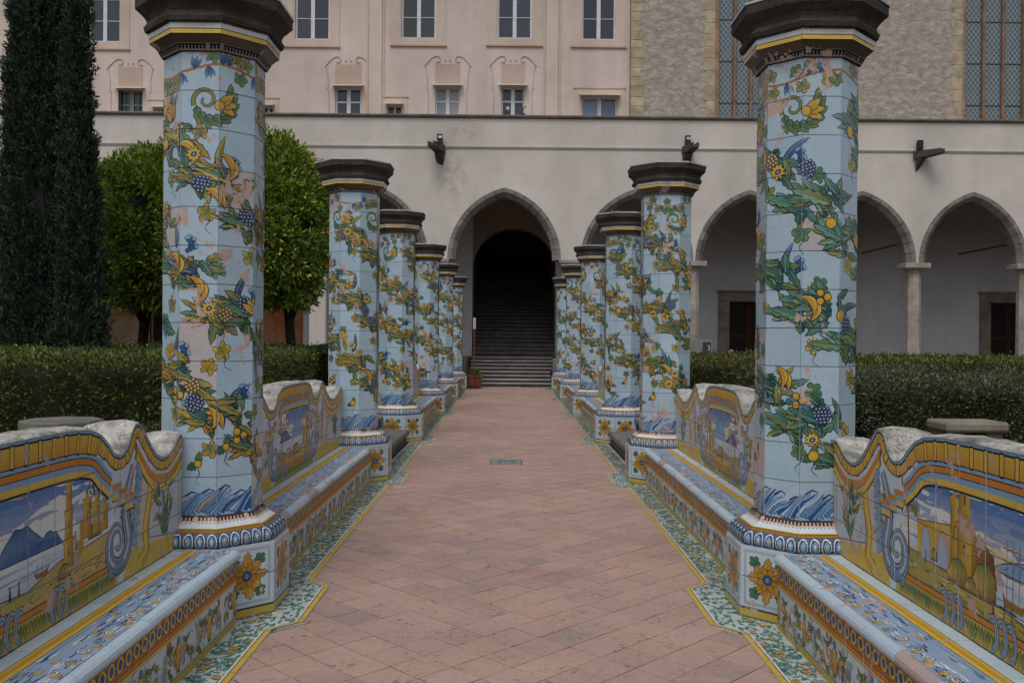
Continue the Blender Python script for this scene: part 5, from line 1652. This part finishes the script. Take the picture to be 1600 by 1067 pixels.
for px, hd, lb in ((791, .22, 'small dark lamp with pale head on the cornice, left of two'), (817, .30, 'small pale camera on dark foot on the cornice, right of two')):
    x, z = at(px, 178, YW); z = ZCOR + .12
    o = empty('cornice_lamp', (x, YW + .06, z), lb, 'lamp', 'small lamps on the arcade cornice')
    MB().bbox_bev(-.08, .08, -.06, .06, 0, .07, .01, srgb(40, 40, 42)).build('foot', M['metal'], o)
    MB().tube([(0, 0, .07), (.01, 0, hd - .06)], .018, 6, srgb(60, 60, 62)).build('stem', M['metal'], o)
    mb = MB(); mb.rings([[(.05 + r * cos(q * pi / 4), y, hd + r * sin(q * pi / 4)) for q in range(8)] for r, y in ((.03, .07), (.055, .04), (.06, -.08), (.05, -.085))], True, True, True, srgb(196, 198, 200)); mb.build('head', M['metal'], o)

# ------------------------------------------------------------------ pink convent building above the arcade
YP = 35.2
pb = empty('convent_building', (0, YP, 0), 'tall pink stucco convent facade with white framed windows above the arcade', 'building')
PINK = srgb(224, 210, 202); TRIM = srgb(222, 203, 190); FRW = srgb(220, 223, 230)
XPL, XPR = -24.0, at(984, 100, YP)[0]
WIN = []
for a, b, bot in ((138, 188, 66), (461, 515, 62), (627, 681, 60), (777, 831, 60), (909, 962, 62)):
    x0, z0 = at(a, bot, YP); x1, _ = at(b, bot, YP); WIN.append((x0, x1, z0, z0 + 3.0, 'tall'))
for a, b, t in ((186, 224, 141), (524, 565, 137), (680, 719, 136), (783, 820, 136), (909, 965, 151)):
    x0, z1 = at(a, t, YP); x1, _ = at(b, t, YP); WIN.append((x0, x1, z1 - 1.15, z1, 'wide' if a == 909 else ('shutter' if a == 186 else 'mid')))
for a, b, t in ((242, 258, 170), (411, 427, 167), (605, 628, 165)):
    x0, z1 = at(a, t, YP); x1, _ = at(b, t, YP); WIN.append((x0, x1, z1 - .62, z1, 'small'))
mb = MB(); holes_wall(mb, XPL, XPR, ZCOR - .1, 19.0, 0, [w[:4] for w in WIN], PINK, .28)
mb.add([(XPR, 0, ZCOR - .1), (XPR, 3, ZCOR - .1), (XPR, 3, 19), (XPR, 0, 19)], [(0, 1, 2, 3)], PINK)
mb.add([(XPL, 0, 19), (XPR, 0, 19), (XPR, 8, 19), (XPL, 8, 19)], [(0, 1, 2, 3)], TRIM)
mb.build('wall', M['pink'], pb)
def window(x0, x1, z0, z1, kind):
    w = bpy.data.objects.new('window', None); COL.objects.link(w); w.parent = pb
    w.location = ((x0 + x1) / 2, 0, z0); hw, H = (x1 - x0) / 2, z1 - z0
    f = .07 if kind != 'small' else .045
    d0, d1 = .15, .21
    mb = MB(); cx = srgb(150, 154, 158) if kind == 'shutter' else FRW
    mb.box(-hw, -hw + f, d0, d1, 0, H, cx); mb.box(hw - f, hw, d0, d1, 0, H, cx)
    mb.box(-hw + f, hw - f, d0 + .001, d1, 0, f, cx); mb.box(-hw + f, hw - f, d0 + .001, d1, H - f, H, cx)
    mb.box(-.075 if kind != 'small' else -.035, .075 if kind != 'small' else .035, d0 - .012, d1 - .002, f, H - f, cx)
    if kind == 'tall': mb.box(-hw + f, hw - f, d0 + .012, d1 - .01, 2.05, 2.11, cx)
    mb.build('frame', M['metal'], w)
    bars = MB()
    if kind == 'tall': zz = (.86, 1.7)
    elif kind == 'mid': zz = (H * .52,)
    elif kind == 'shutter': zz = (H * .5,)
    else: zz = ()
    for z in zz:
        t = .012 if kind == 'tall' else .03
        for a, b in ((-hw + f, -.078), (.078, hw - f)): bars.box(a, b, d0 + .01, d1 - .012, z - t, z + t, cx)
    if zz: bars.build('glazing_bar', M['metal'], w)
    g = srgb(54, 59, 70) if kind != 'wide' else srgb(112, 124, 140)
    if kind == 'mid' and abs(x0 - at(680, 136, YP)[0]) < .01: g = srgb(136, 142, 146)
    for a, b in ((-hw + f, -.06), (.06, hw - f)):
        if kind == 'small': a, b = (a, -.03) if a < 0 and b < 0 else (.03, b)
        MB().box(a, b, d1 - .022, d1 - .012, f, H - f, jit(g, rng, .28)).build('pane', M['glass'], w)
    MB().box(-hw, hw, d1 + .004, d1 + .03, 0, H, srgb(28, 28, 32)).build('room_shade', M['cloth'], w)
    if kind == 'shutter':
        for k in (-.30, -.08, .28): MB().box(hw * k / .5 - .012, hw * k / .5 + .012, .05, .07, .02, H - .02, srgb(60, 120, 92)).build('shutter_bar', M['metal'], w)
        MB().box(-hw + .02, -hw + .10, .06, .12, .02, H - .02, srgb(36, 62, 50)).build('shutter_leaf', M['metal'], w)
    # plaster surround: raised flat border with a fine outer moulding
    sr = MB(); m = {'tall': .40, 'small': .22, 'wide': .30}.get(kind, .0)
    if m:
        b0 = -.28 if kind == 'tall' else -.3
        for a, b, c, d in ((-hw - m, -hw - .05, b0, H + .3), (hw + .05, hw + m, b0, H + .3), (-hw - .05, hw + .05, b0, -.02) if kind == 'tall' else (-hw - .05, hw + .05, H + .10, H + .3)):
            sr.box(a, b, -.025, .002, c, d, TRIM)
        if kind == 'tall': sr.box(-hw - m - .04, hw + m + .04, -.07, .001, b0 - .06, b0 - .001, srgb(206, 178, 160))
        else: sr.box(-hw - m - .03, hw + m + .03, -.05, .001, H + .301, H + .34, srgb(212, 184, 166))
        sr.build('surround', M['pink'], w)
    if kind != 'tall':   # little canopy above
        e = .10 if kind != 'small' else .07
        c = MB(); c.add([(-hw - e, 0, H + .10), (hw + e, 0, H + .10), (hw + e, -.30, H + .01), (-hw - e, -.30, H + .01), (-hw - e, 0, H + .075), (hw + e, 0, H + .075), (hw + e, -.30, H - .015), (-hw - e, -.30, H - .015)],
                        [(0, 1, 2, 3), (7, 6, 5, 4), (3, 2, 6, 7), (0, 3, 7, 4), (1, 5, 6, 2)], srgb(236, 228, 208)); c.build('canopy', M['metal'], w)
    if kind in ('mid', 'shutter'):
        # blind square, scrolled plaster pediment and side lines
        MB().box(-hw, hw, -.012, .001, H + .14, H + .90, srgb(204, 184, 170)).build('blind_panel', M['pink'], w)
        cr = srgb(200, 179, 165)
        for s in (-1, 1):
            pts = [(s * .92, 1.95)]
            for k in range(15):
                t = k / 14; pts.append((s * (.92 - .50 * t), 1.95 + .38 * sin(t * pi / 2) ** .8 + H - 1.15 * 1.0))
            pts = [(s * (.92 - .50 * (k / 10)), H + .80 + .40 * sin(k / 10 * pi / 2)) for k in range(11)]
            for k in range(1, 9):
                a = pi / 2 - k * .48; r = .15 * (1 - k * .06)
                pts.append((s * (.42 - r * cos(a)), H + 1.05 + r * sin(a)))
            MB().tube([(p[0], -.014, p[1]) for p in pts], .018, 5, cr).build('scroll', M['pink'], w)
            side = [(s * .92, H + .80), (s * .86, H + .74), (s * .80, H + .35), (s * .79, H + .02), (s * .83, H - .08), (s * .76, H - .10), (s * .76, -.5)]
            MB().tube([(p[0], -.008, p[1]) for p in side], .012, 5, cr).build('side_moulding', M['pink'], w)
            MB().bbox_bev(s * .10 - .03, s * .10 + .03, -.03, .001, H + 1.0, H + 1.06, .008, cr).build('boss', M['pink'], w)
for w in WIN: window(*w)
for a, b in ((577, 597), (853, 872), (120, 132)):
    x0, x1 = at(a, 100, YP)[0], at(b, 100, YP)[0]
    MB().box(x0, x1, -.06, .002, ZCOR, 18.9, PINK).build('pilaster', M['pink'], pb)
    for q in (x0 - .10, x1 + .02): MB().box(q, q + .08, -.035, .0015, ZCOR, 18.9, srgb(222, 196, 176)).build('pilaster_edge', M['pink'], pb)

# ------------------------------------------------------------------ church wall to the right
YC = 34.9
ch = empty('church_wall', (0, YC, 0), 'rough brown rubble church wall with tall leaded windows behind the right arches', 'building')
CW = []
for a, b in ((1118, 1208), (1505, 1610)):
    CW.append((at(a, 100, YC)[0], at(b, 100, YC)[0], ZCOR - .05, 18.5))
x0 = XPR + .02
mb = MB(); holes_wall(mb, x0, 24.0, ZCOR - .1, 19.0, 0, CW, (1, 1, 1), .5)
mb.add([(x0, 0, ZCOR - .1), (x0, 3, ZCOR - .1), (x0, 3, 19), (x0, 0, 19)], [(0, 1, 2, 3)], (1, 1, 1))
mb.add([(x0, 0, 19), (24, 0, 19), (24, 8, 19), (x0, 8, 19)], [(0, 1, 2, 3)], (1, 1, 1))
mb.build('wall', M['rubble'], ch)
TUFF = srgb(194, 178, 152)
z = ZCOR; k = 0
while z < 16.5:               # dressed corner stones
    h = rng.uniform(.30, .42); w = rng.choice((.36, .44, .50))
    MB().bbox_bev(x0 - .02, x0 + w, -.02, .2, z + .006, z + h - .006, .012, jit(TUFF, rng, .09)).build('quoin', M['stone'], ch); z += h
for a, b, c, d in CW:
    for s, xe_ in ((-1, a), (1, b)):
        z = ZCOR
        while z < 16.5:
            h = rng.uniform(.45, .62); w = rng.choice((.36, .46))
            q = sorted((xe_ + s * w, xe_ + s * .02))
            MB().bbox_bev(q[0], q[1], -.018, .2, z + .006, z + h - .006, .012, jit(TUFF, rng, .09)).build('jamb_stone', M['stone'], ch); z += h
        MB().bbox_bev(*sorted((xe_ + s * .02, xe_ - s * .16)), .05, .40, ZCOR - .04, 18.4, .04, srgb(176, 146, 116)).build('jamb_moulding', M['stone'], ch)
    wn_ = bpy.data.objects.new('leaded_window', None); COL.objects.link(wn_); wn_.parent = ch; wn_.location = ((a + b) / 2, 0, ZCOR)
    hw = (b - a) / 2; n = 3
    for i in range(n):
        p0, p1 = -hw + .16 + (2 * hw - .32) * i / n, -hw + .16 + (2 * hw - .32) * (i + 1) / n
        zz = [0, .55, 2.15, 3.8, 5.45, 7.1]
        for q0, q1 in zip(zz, zz[1:]):
            MB().box(p0 + .03, p1 - .03, .30, .32, q0 + .02, q1 - .02, (1, 1, 1)).build('pane', M['leaded'], wn_)
        for q in zz[1:]: MB().box(p0 + .02, p1 - .02, .285, .325, q - .022, q + .022, srgb(70, 62, 56)).build('saddle_bar', M['metal'], wn_)
        if i: MB().bbox_bev(p0 - .065, p0 + .065, .16, .40, -.04, 9.0, .03, srgb(150, 122, 102)).build('mullion', M['stone'], wn_)
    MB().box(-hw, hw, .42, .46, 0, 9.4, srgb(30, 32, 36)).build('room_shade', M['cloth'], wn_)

# ------------------------------------------------------------------ vegetation
def leaf_cloud(name, P, D, ln, wd, C, mat, parent, nrng, fold=.25):
    """P points, D leaf directions (unit), one folded rhombic leaf each"""
    n = len(P)
    R = nrng.normal(size=(n, 3)); S = np.cross(D, R); S /= np.linalg.norm(S, axis=1)[:, None] + 1e-9
    U = np.cross(D, S)
    ln = np.broadcast_to(ln, n)[:, None] * nrng.uniform(.55, 1.4, (n, 1)); wd = np.broadcast_to(wd, n)[:, None] * nrng.uniform(.7, 1.2, (n, 1))
    mid = P + D * ln * .45 + U * wd * fold
    V = np.stack([P, P + D * ln * .5 + S * wd * .5, P + D * ln, P + D * ln * .5 - S * wd * .5], 1)
    V[:, 1] += U * wd * fold; V[:, 3] += U * wd * fold
    idx = np.arange(n)[:, None] * 4
    F = np.concatenate([idx + np.array([0, 1, 2]), idx + np.array([0, 2, 3])])
    return np_mesh(name, V.reshape(-1, 3), F, np.repeat(C, 4, 0), mat, parent)

def cols(n, nrng, palette, k=.25):
    pal = np.array(palette, np.float32); c = pal[nrng.integers(0, len(pal), n)]
    return np.clip(c * (1 + nrng.uniform(-k, k, (n, 1))), 0, 1)

def sphere_noise(dirs, seed, f=3.0):
    """smooth pseudo noise on directions"""
    r = np.random.default_rng(seed); v = np.zeros(len(dirs))
    for i in range(9):
        k = r.normal(size=3) * f * (1 + i * .35); v += np.sin(dirs @ k + r.uniform(0, 6)) / (1 + i * .35)
    return v / 3

def orange_tree(px_c, D, half_w, z0, z1, trunk_dx, label, seed):
    nrng = np.random.default_rng(seed); x = at(px_c, 500, D)[0]
    root = empty('orange_tree', (x, D, GZ), label, 'tree', 'clipped orange trees')
    cz, hh = (z0 + z1) / 2 - GZ, (z1 - z0) / 2
    n, nc = 38000, 620
    cd = nrng.normal(size=(nc, 3)); cd /= np.linalg.norm(cd, axis=1)[:, None]
    cr = 1 - .10 * nrng.random(nc) + .03 * sphere_noise(cd, seed, 4)
    cc = np.stack([cd[:, 0] * cr * (half_w - .15), cd[:, 1] * cr * (half_w - .15), np.maximum(cd[:, 2], -.80) * cr * (hh - .15)], 1)
    k = nrng.integers(0, nc, n)
    off = nrng.normal(size=(n, 3)); off /= np.linalg.norm(off, axis=1)[:, None]; off += cd[k] * .7
    P = cc[k] + off * (nrng.random((n, 1)) ** .6) * .17 - cd[k] * .06
    deep = nrng.random(n) < .25
    P[deep] *= nrng.uniform(.72, .95, (deep.sum(), 1))
    P[:, 2] = np.maximum(P[:, 2], -.84 * hh + .08 * nrng.random(n))
    P = P + np.array([0, 0, cz])
    dirs = off + nrng.normal(size=(n, 3)) * .5 + np.array([0, 0, .1]); dirs /= np.linalg.norm(dirs, axis=1)[:, None]
    c = cols(n, nrng, [srgb(110, 136, 48), srgb(140, 160, 58), srgb(82, 114, 44), srgb(172, 182, 76), srgb(96, 124, 46)], .25)
    leaf_cloud('crown', P, dirs, .115, .046, c, M['leaf'], root, nrng)
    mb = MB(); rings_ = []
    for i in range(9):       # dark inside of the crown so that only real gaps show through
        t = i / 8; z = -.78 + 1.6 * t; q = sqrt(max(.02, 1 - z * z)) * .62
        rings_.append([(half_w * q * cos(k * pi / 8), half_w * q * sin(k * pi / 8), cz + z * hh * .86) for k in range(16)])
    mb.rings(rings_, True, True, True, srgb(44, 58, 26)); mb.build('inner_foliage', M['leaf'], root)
    mb = MB(); mb.tube([(trunk_dx, 0, -.1), (trunk_dx * .95, .02, .5), (trunk_dx * .8, 0, 1.0), (trunk_dx * .5, 0, cz - hh * .3)], .13, 9, srgb(46, 40, 34), 0, .08)
    for k in range(5):
        a = k * 1.3; mb.tube([(trunk_dx * .8, 0, cz - hh * .95), (trunk_dx * .6 + .35 * cos(a) * half_w, .35 * sin(a) * half_w, cz - hh * .45), (.6 * cos(a) * half_w, .6 * sin(a) * half_w, cz)], .05, 6, srgb(46, 40, 34), 0, .015)
    mb.build('trunk', M['bark'], root)
    for k in range(3):
        a = nrng.normal(size=3); a /= np.linalg.norm(a); a[1] = -abs(a[1])
        q = MB(); rs = [[(.042 * sin(t * pi / 6) * cos(j * pi / 4), .042 * sin(t * pi / 6) * sin(j * pi / 4), .042 * cos(t * pi / 6)) for j in range(8)] for t in range(1, 6)]
        q.rings(rs, True, True, True, srgb(206, 120, 30)); o = q.build('orange', M['cloth'], root, True)
        o.location = (a[0] * half_w * .93, a[1] * half_w * .93, cz + a[2] * hh * .9)
DT = 17.0
orange_tree(256, DT, 1.46, at(250, 512, DT)[1], at(250, 221, DT)[1], -.50, 'clipped orange tree left of the nearest left column, next to the cypress', 41)
orange_tree(424, DT + .6, 1.26, at(432, 508, DT + .6)[1], at(432, 207, DT + .6)[1], .50, 'clipped orange tree between the first and second left columns', 42)

def cypress(px_c, D, w_bot, w_top, height, label, seed, n=60000, lean=0.0):
    nrng = np.random.default_rng(seed); x = at(px_c, 500, D)[0]
    root = empty('cypress_tree', (x, D, GZ), label, 'tree', 'dark cypresses')
    per = 46; ns_ = n // per; n = ns_ * per
    prof = lambda q: np.where(q < .12, w_bot * (.82 + 1.5 * q), w_bot + (w_top - w_bot) * np.clip((q - .12) / .68, 0, 1)) * np.where(q > .8, np.sqrt(np.clip((1.0 - q) / .2, 0, 1)), 1)
    t = nrng.random(ns_) ** .9; z0 = .15 + t * (height - .5); a = nrng.uniform(0, 2 * pi, ns_)
    nz = sphere_noise(np.stack([np.cos(a) * 1.2, np.sin(a) * 1.2, z0 * .9], 1), seed, 2.6) * .09 + sphere_noise(np.stack([np.cos(a) * 2, np.sin(a) * 2, z0 * .35], 1), seed + 3, 4.0) * .07
    r0 = prof(t) * (.80 + nz - .18 * nrng.random(ns_) ** 1.5)
    d = np.stack([np.cos(a), np.sin(a), np.zeros(ns_)], 1)
    ax = d * nrng.uniform(.12, .62, (ns_, 1)) + np.array([0, 0, 1.0]) + nrng.normal(size=(ns_, 3)) * .12; ax /= np.linalg.norm(ax, axis=1)[:, None]
    L = nrng.uniform(.22, .52, ns_) * (1 - .45 * t)
    B = np.stack([d[:, 0] * r0 + lean * z0, d[:, 1] * r0, z0], 1)
    k = np.repeat(np.arange(ns_), per); q = nrng.random(n)
    dirs = ax[k] + nrng.normal(size=(n, 3)) * .45; dirs /= np.linalg.norm(dirs, axis=1)[:, None]
    P = B[k] + ax[k] * (q * L[k])[:, None] + nrng.normal(size=(n, 3)) * (.035 * (1 - .6 * q))[:, None]
    a, z = a[k], z0[k]
    c = cols(n, nrng, [srgb(40, 58, 44), srgb(50, 70, 50), srgb(32, 50, 40), srgb(58, 76, 52), srgb(64, 78, 52), srgb(46, 62, 46)], .3)
    c = c * (1 + .25 * sphere_noise(np.stack([np.cos(a) * 2.2, np.sin(a) * 2.2, z * .5], 1), seed + 9, 3.2))[:, None]; leaf_cloud('crown', P, dirs, .080, .025, np.clip(c, .004, 1), M['cypress'], root, nrng)
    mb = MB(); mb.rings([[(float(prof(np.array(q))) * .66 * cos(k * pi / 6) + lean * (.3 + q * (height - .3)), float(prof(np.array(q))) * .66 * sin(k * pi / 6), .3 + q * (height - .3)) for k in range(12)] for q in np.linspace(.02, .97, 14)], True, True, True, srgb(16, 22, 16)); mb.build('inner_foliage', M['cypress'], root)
    MB().tube([(0, 0, -.1), (0, 0, .6)], .16, 8, srgb(70, 56, 46)).build('trunk', M['bark'], root)
cypress(78, 14.2, .94, .12, 10.8, 'large dark cypress at the left edge of the garden', 51, 170000, -.034)
cypress(130, 13.6, .33, .03, 8.8, 'slim cypress spire on the right flank of the large cypress', 52, 50000, -.020)

def hedge(x0, x1, y0, y1, zt, label, seed, pal, dens=1500, leaf=.05, soft=.036, name='box_hedge', cat='hedge'):
    """leafy block from the garden ground up to zt: leaves on the sides that can be seen and the top"""
    nrng = np.random.default_rng(seed); cx, cy = (x0 + x1) / 2, (y0 + y1) / 2
    root = empty(name, (cx, cy, GZ), label, cat, 'clipped garden hedges')
    hx, hy, H = (x1 - x0) / 2, (y1 - y0) / 2, zt - GZ
    Ps, Ds = [], []
    def face(n, fx, dr):
        n = int(n)
        Ps.append(fx(nrng.uniform(-1, 1, n), nrng.random(n), nrng.random(n))); Ds.append(np.tile(np.array(dr, float), (n, 1)))
    face(dens * 2 * hx * H, lambda u, v, q: np.stack([u * hx, -hy + .16 * q ** 1.6, v * H], 1), (0, -1, .35))
    for s in (-1, 1): face(dens * .8 * 2 * hy * H, lambda u, v, q: np.stack([s * (hx - .16 * q ** 1.6), u * hy, v * H], 1), (s, 0, .35))
    face(dens * 4 * hx * hy, lambda u, v, q: np.stack([u * hx, (v * 2 - 1) * hy, H - .13 * q ** 1.6], 1), (0, 0, 1))
    face(dens * .14 * hx * hy, lambda u, v, q: np.stack([u * hx, (v * 2 - 1) * hy, H + .07 * q ** 2], 1), (0, 0, 1))
    P = np.concatenate(Ps); D = np.concatenate(Ds); n = len(P)
    keep = (sphere_noise(P * 2.3, seed + 7, 2.0) + nrng.normal(size=n) * .25) > -.62
    P, D = P[keep], D[keep]; n = len(P)
    w = sphere_noise(P * np.array([1.6, 1.6, 1.8]), seed, 1.6) + .6 * sphere_noise(P * 3.5, seed + 1, 1.8); P += D * (w * soft * 1.6)[:, None] + nrng.normal(size=(n, 3)) * soft * .5
    D = D + nrng.normal(size=(n, 3)) * .6; D /= np.linalg.norm(D, axis=1)[:, None]
    c = cols(n, nrng, pal, .28) * (1 + .22 * sphere_noise(P * 1.1, seed + 2, 1.2))[:, None]
    br = np.clip((sphere_noise(P * 1.7, seed + 11, 1.5) - .35) * 1.6, 0, .75)[:, None] * (nrng.random((n, 1)) < .7)
    c = c * (1 - br) + np.array(srgb(104, 88, 52)) * br * .8
    leaf_cloud('foliage', P, D, leaf, leaf * .5, np.clip(c, 0, 1), M['leaf'], root, nrng)
    k = .16
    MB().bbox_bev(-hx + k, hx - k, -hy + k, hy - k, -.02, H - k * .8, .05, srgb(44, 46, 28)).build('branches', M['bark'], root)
G1 = [srgb(84, 98, 46), srgb(104, 114, 50), srgb(68, 82, 42), srgb(124, 128, 58), srgb(60, 72, 40)]
G2 = [srgb(66, 80, 44), srgb(80, 94, 48), srgb(56, 68, 40), srgb(94, 104, 54)]
G3 = [srgb(78, 92, 64), srgb(98, 110, 84), srgb(60, 74, 54), srgb(118, 126, 102), srgb(70, 78, 48), srgb(92, 80, 52)]
hedge(-10.5, -3.45, 9.0, 16.0, 1.355, 'broad box hedge behind the nearest left bench', 61, G1, 1500, .050)
hedge(-11, -2.6, 19.4, 21.4, 1.38, 'far box hedge left of the path beyond the orange trees', 62, G2, 900, .062)
hedge(-3.2, -2.45, 6.6, 9.6, .80, 'low hedge strip close behind the second left bench', 66, G2, 1200, .05)
hedge(2.75, 14.5, 14.6, 20.0, 1.28, 'long far hedge right of the path in front of the arcade', 63, G1, 750, .060)
hedge(3.5, 13.5, 10.9, 12.4, 1.22, 'middle hedge row on the right, behind the grey-green bushes', 64, [tuple(q * .55 for q in c) for c in G2], 1100, .050)  # palette darkened: shade on the hedge front put into the leaf colour
hedge(2.72, 3.36, 8.7, 10.7, 1.25, 'dark green hedge end beside the nearest right column', 67, G2, 2400, .042)
hedge(3.42, 5.05, 8.3, 9.5, 1.25, 'grey-green bush behind the nearest right bench, left of two', 65, G3, 4200, .034, .06, 'garden_bush', 'bush')
hedge(5.12, 7.6, 8.5, 9.9, 1.25, 'grey-green bush behind the nearest right bench, at the frame edge', 68, G3, 2800, .036, .06, 'garden_bush', 'bush')

# octagonal stone block and rough slab in the garden
x, z = at(97, 655, 8.0)
o = empty('stone_wellhead', (x, 8.0, GZ), 'grey octagonal stone block behind the nearest left bench', 'stone block')
def oc2(r, z): return [(r * cos(pi / 8 + k * pi / 4), r * sin(pi / 8 + k * pi / 4), z) for k in range(8)]
zt = z - GZ
MB().rings([oc2(.30, -.03), oc2(.30, zt - .16)], True, False, True, srgb(112, 108, 102)).build('drum', M['stone'], o)
MB().rings([oc2(.33, zt - .158), oc2(.345, zt - .145), oc2(.345, zt - .012), oc2(.335, zt)], True, True, True, srgb(126, 124, 118)).build('lid', M['stone'], o)
x, z = at(1512, 657, 7.8)
o = empty('stone_slab_seat', (x, 7.8, GZ), 'rough pale stone slab on blocks behind the nearest right bench', 'stone slab')
mb = MB(); mb.bbox_bev(-.27, .27, -.2, .2, z - GZ - .085, z - GZ, .02, srgb(150, 142, 126)); mb.build('slab', M['stone'], o)
for s in (-1, 1): MB().bbox_bev(s * .17 - .07, s * .17 + .07, -.15, .15, -.02, z - GZ - .086, .015, srgb(128, 120, 106)).build('block', M['stone'], o)
# rounded kerb stone seen past the left column
x, z = at(246, 668, 8.3)
MB_ = MB(); MB_.bbox_bev(-.35, .35, -.2, .2, -.03, z - GZ, .06, srgb(120, 104, 86))
o = MB_.build('kerb_stone', M['stone']); o.location = (x - .1, 8.3, GZ); tag(o, 'brown weathered kerb stone behind the nearest left column', 'kerb stone')
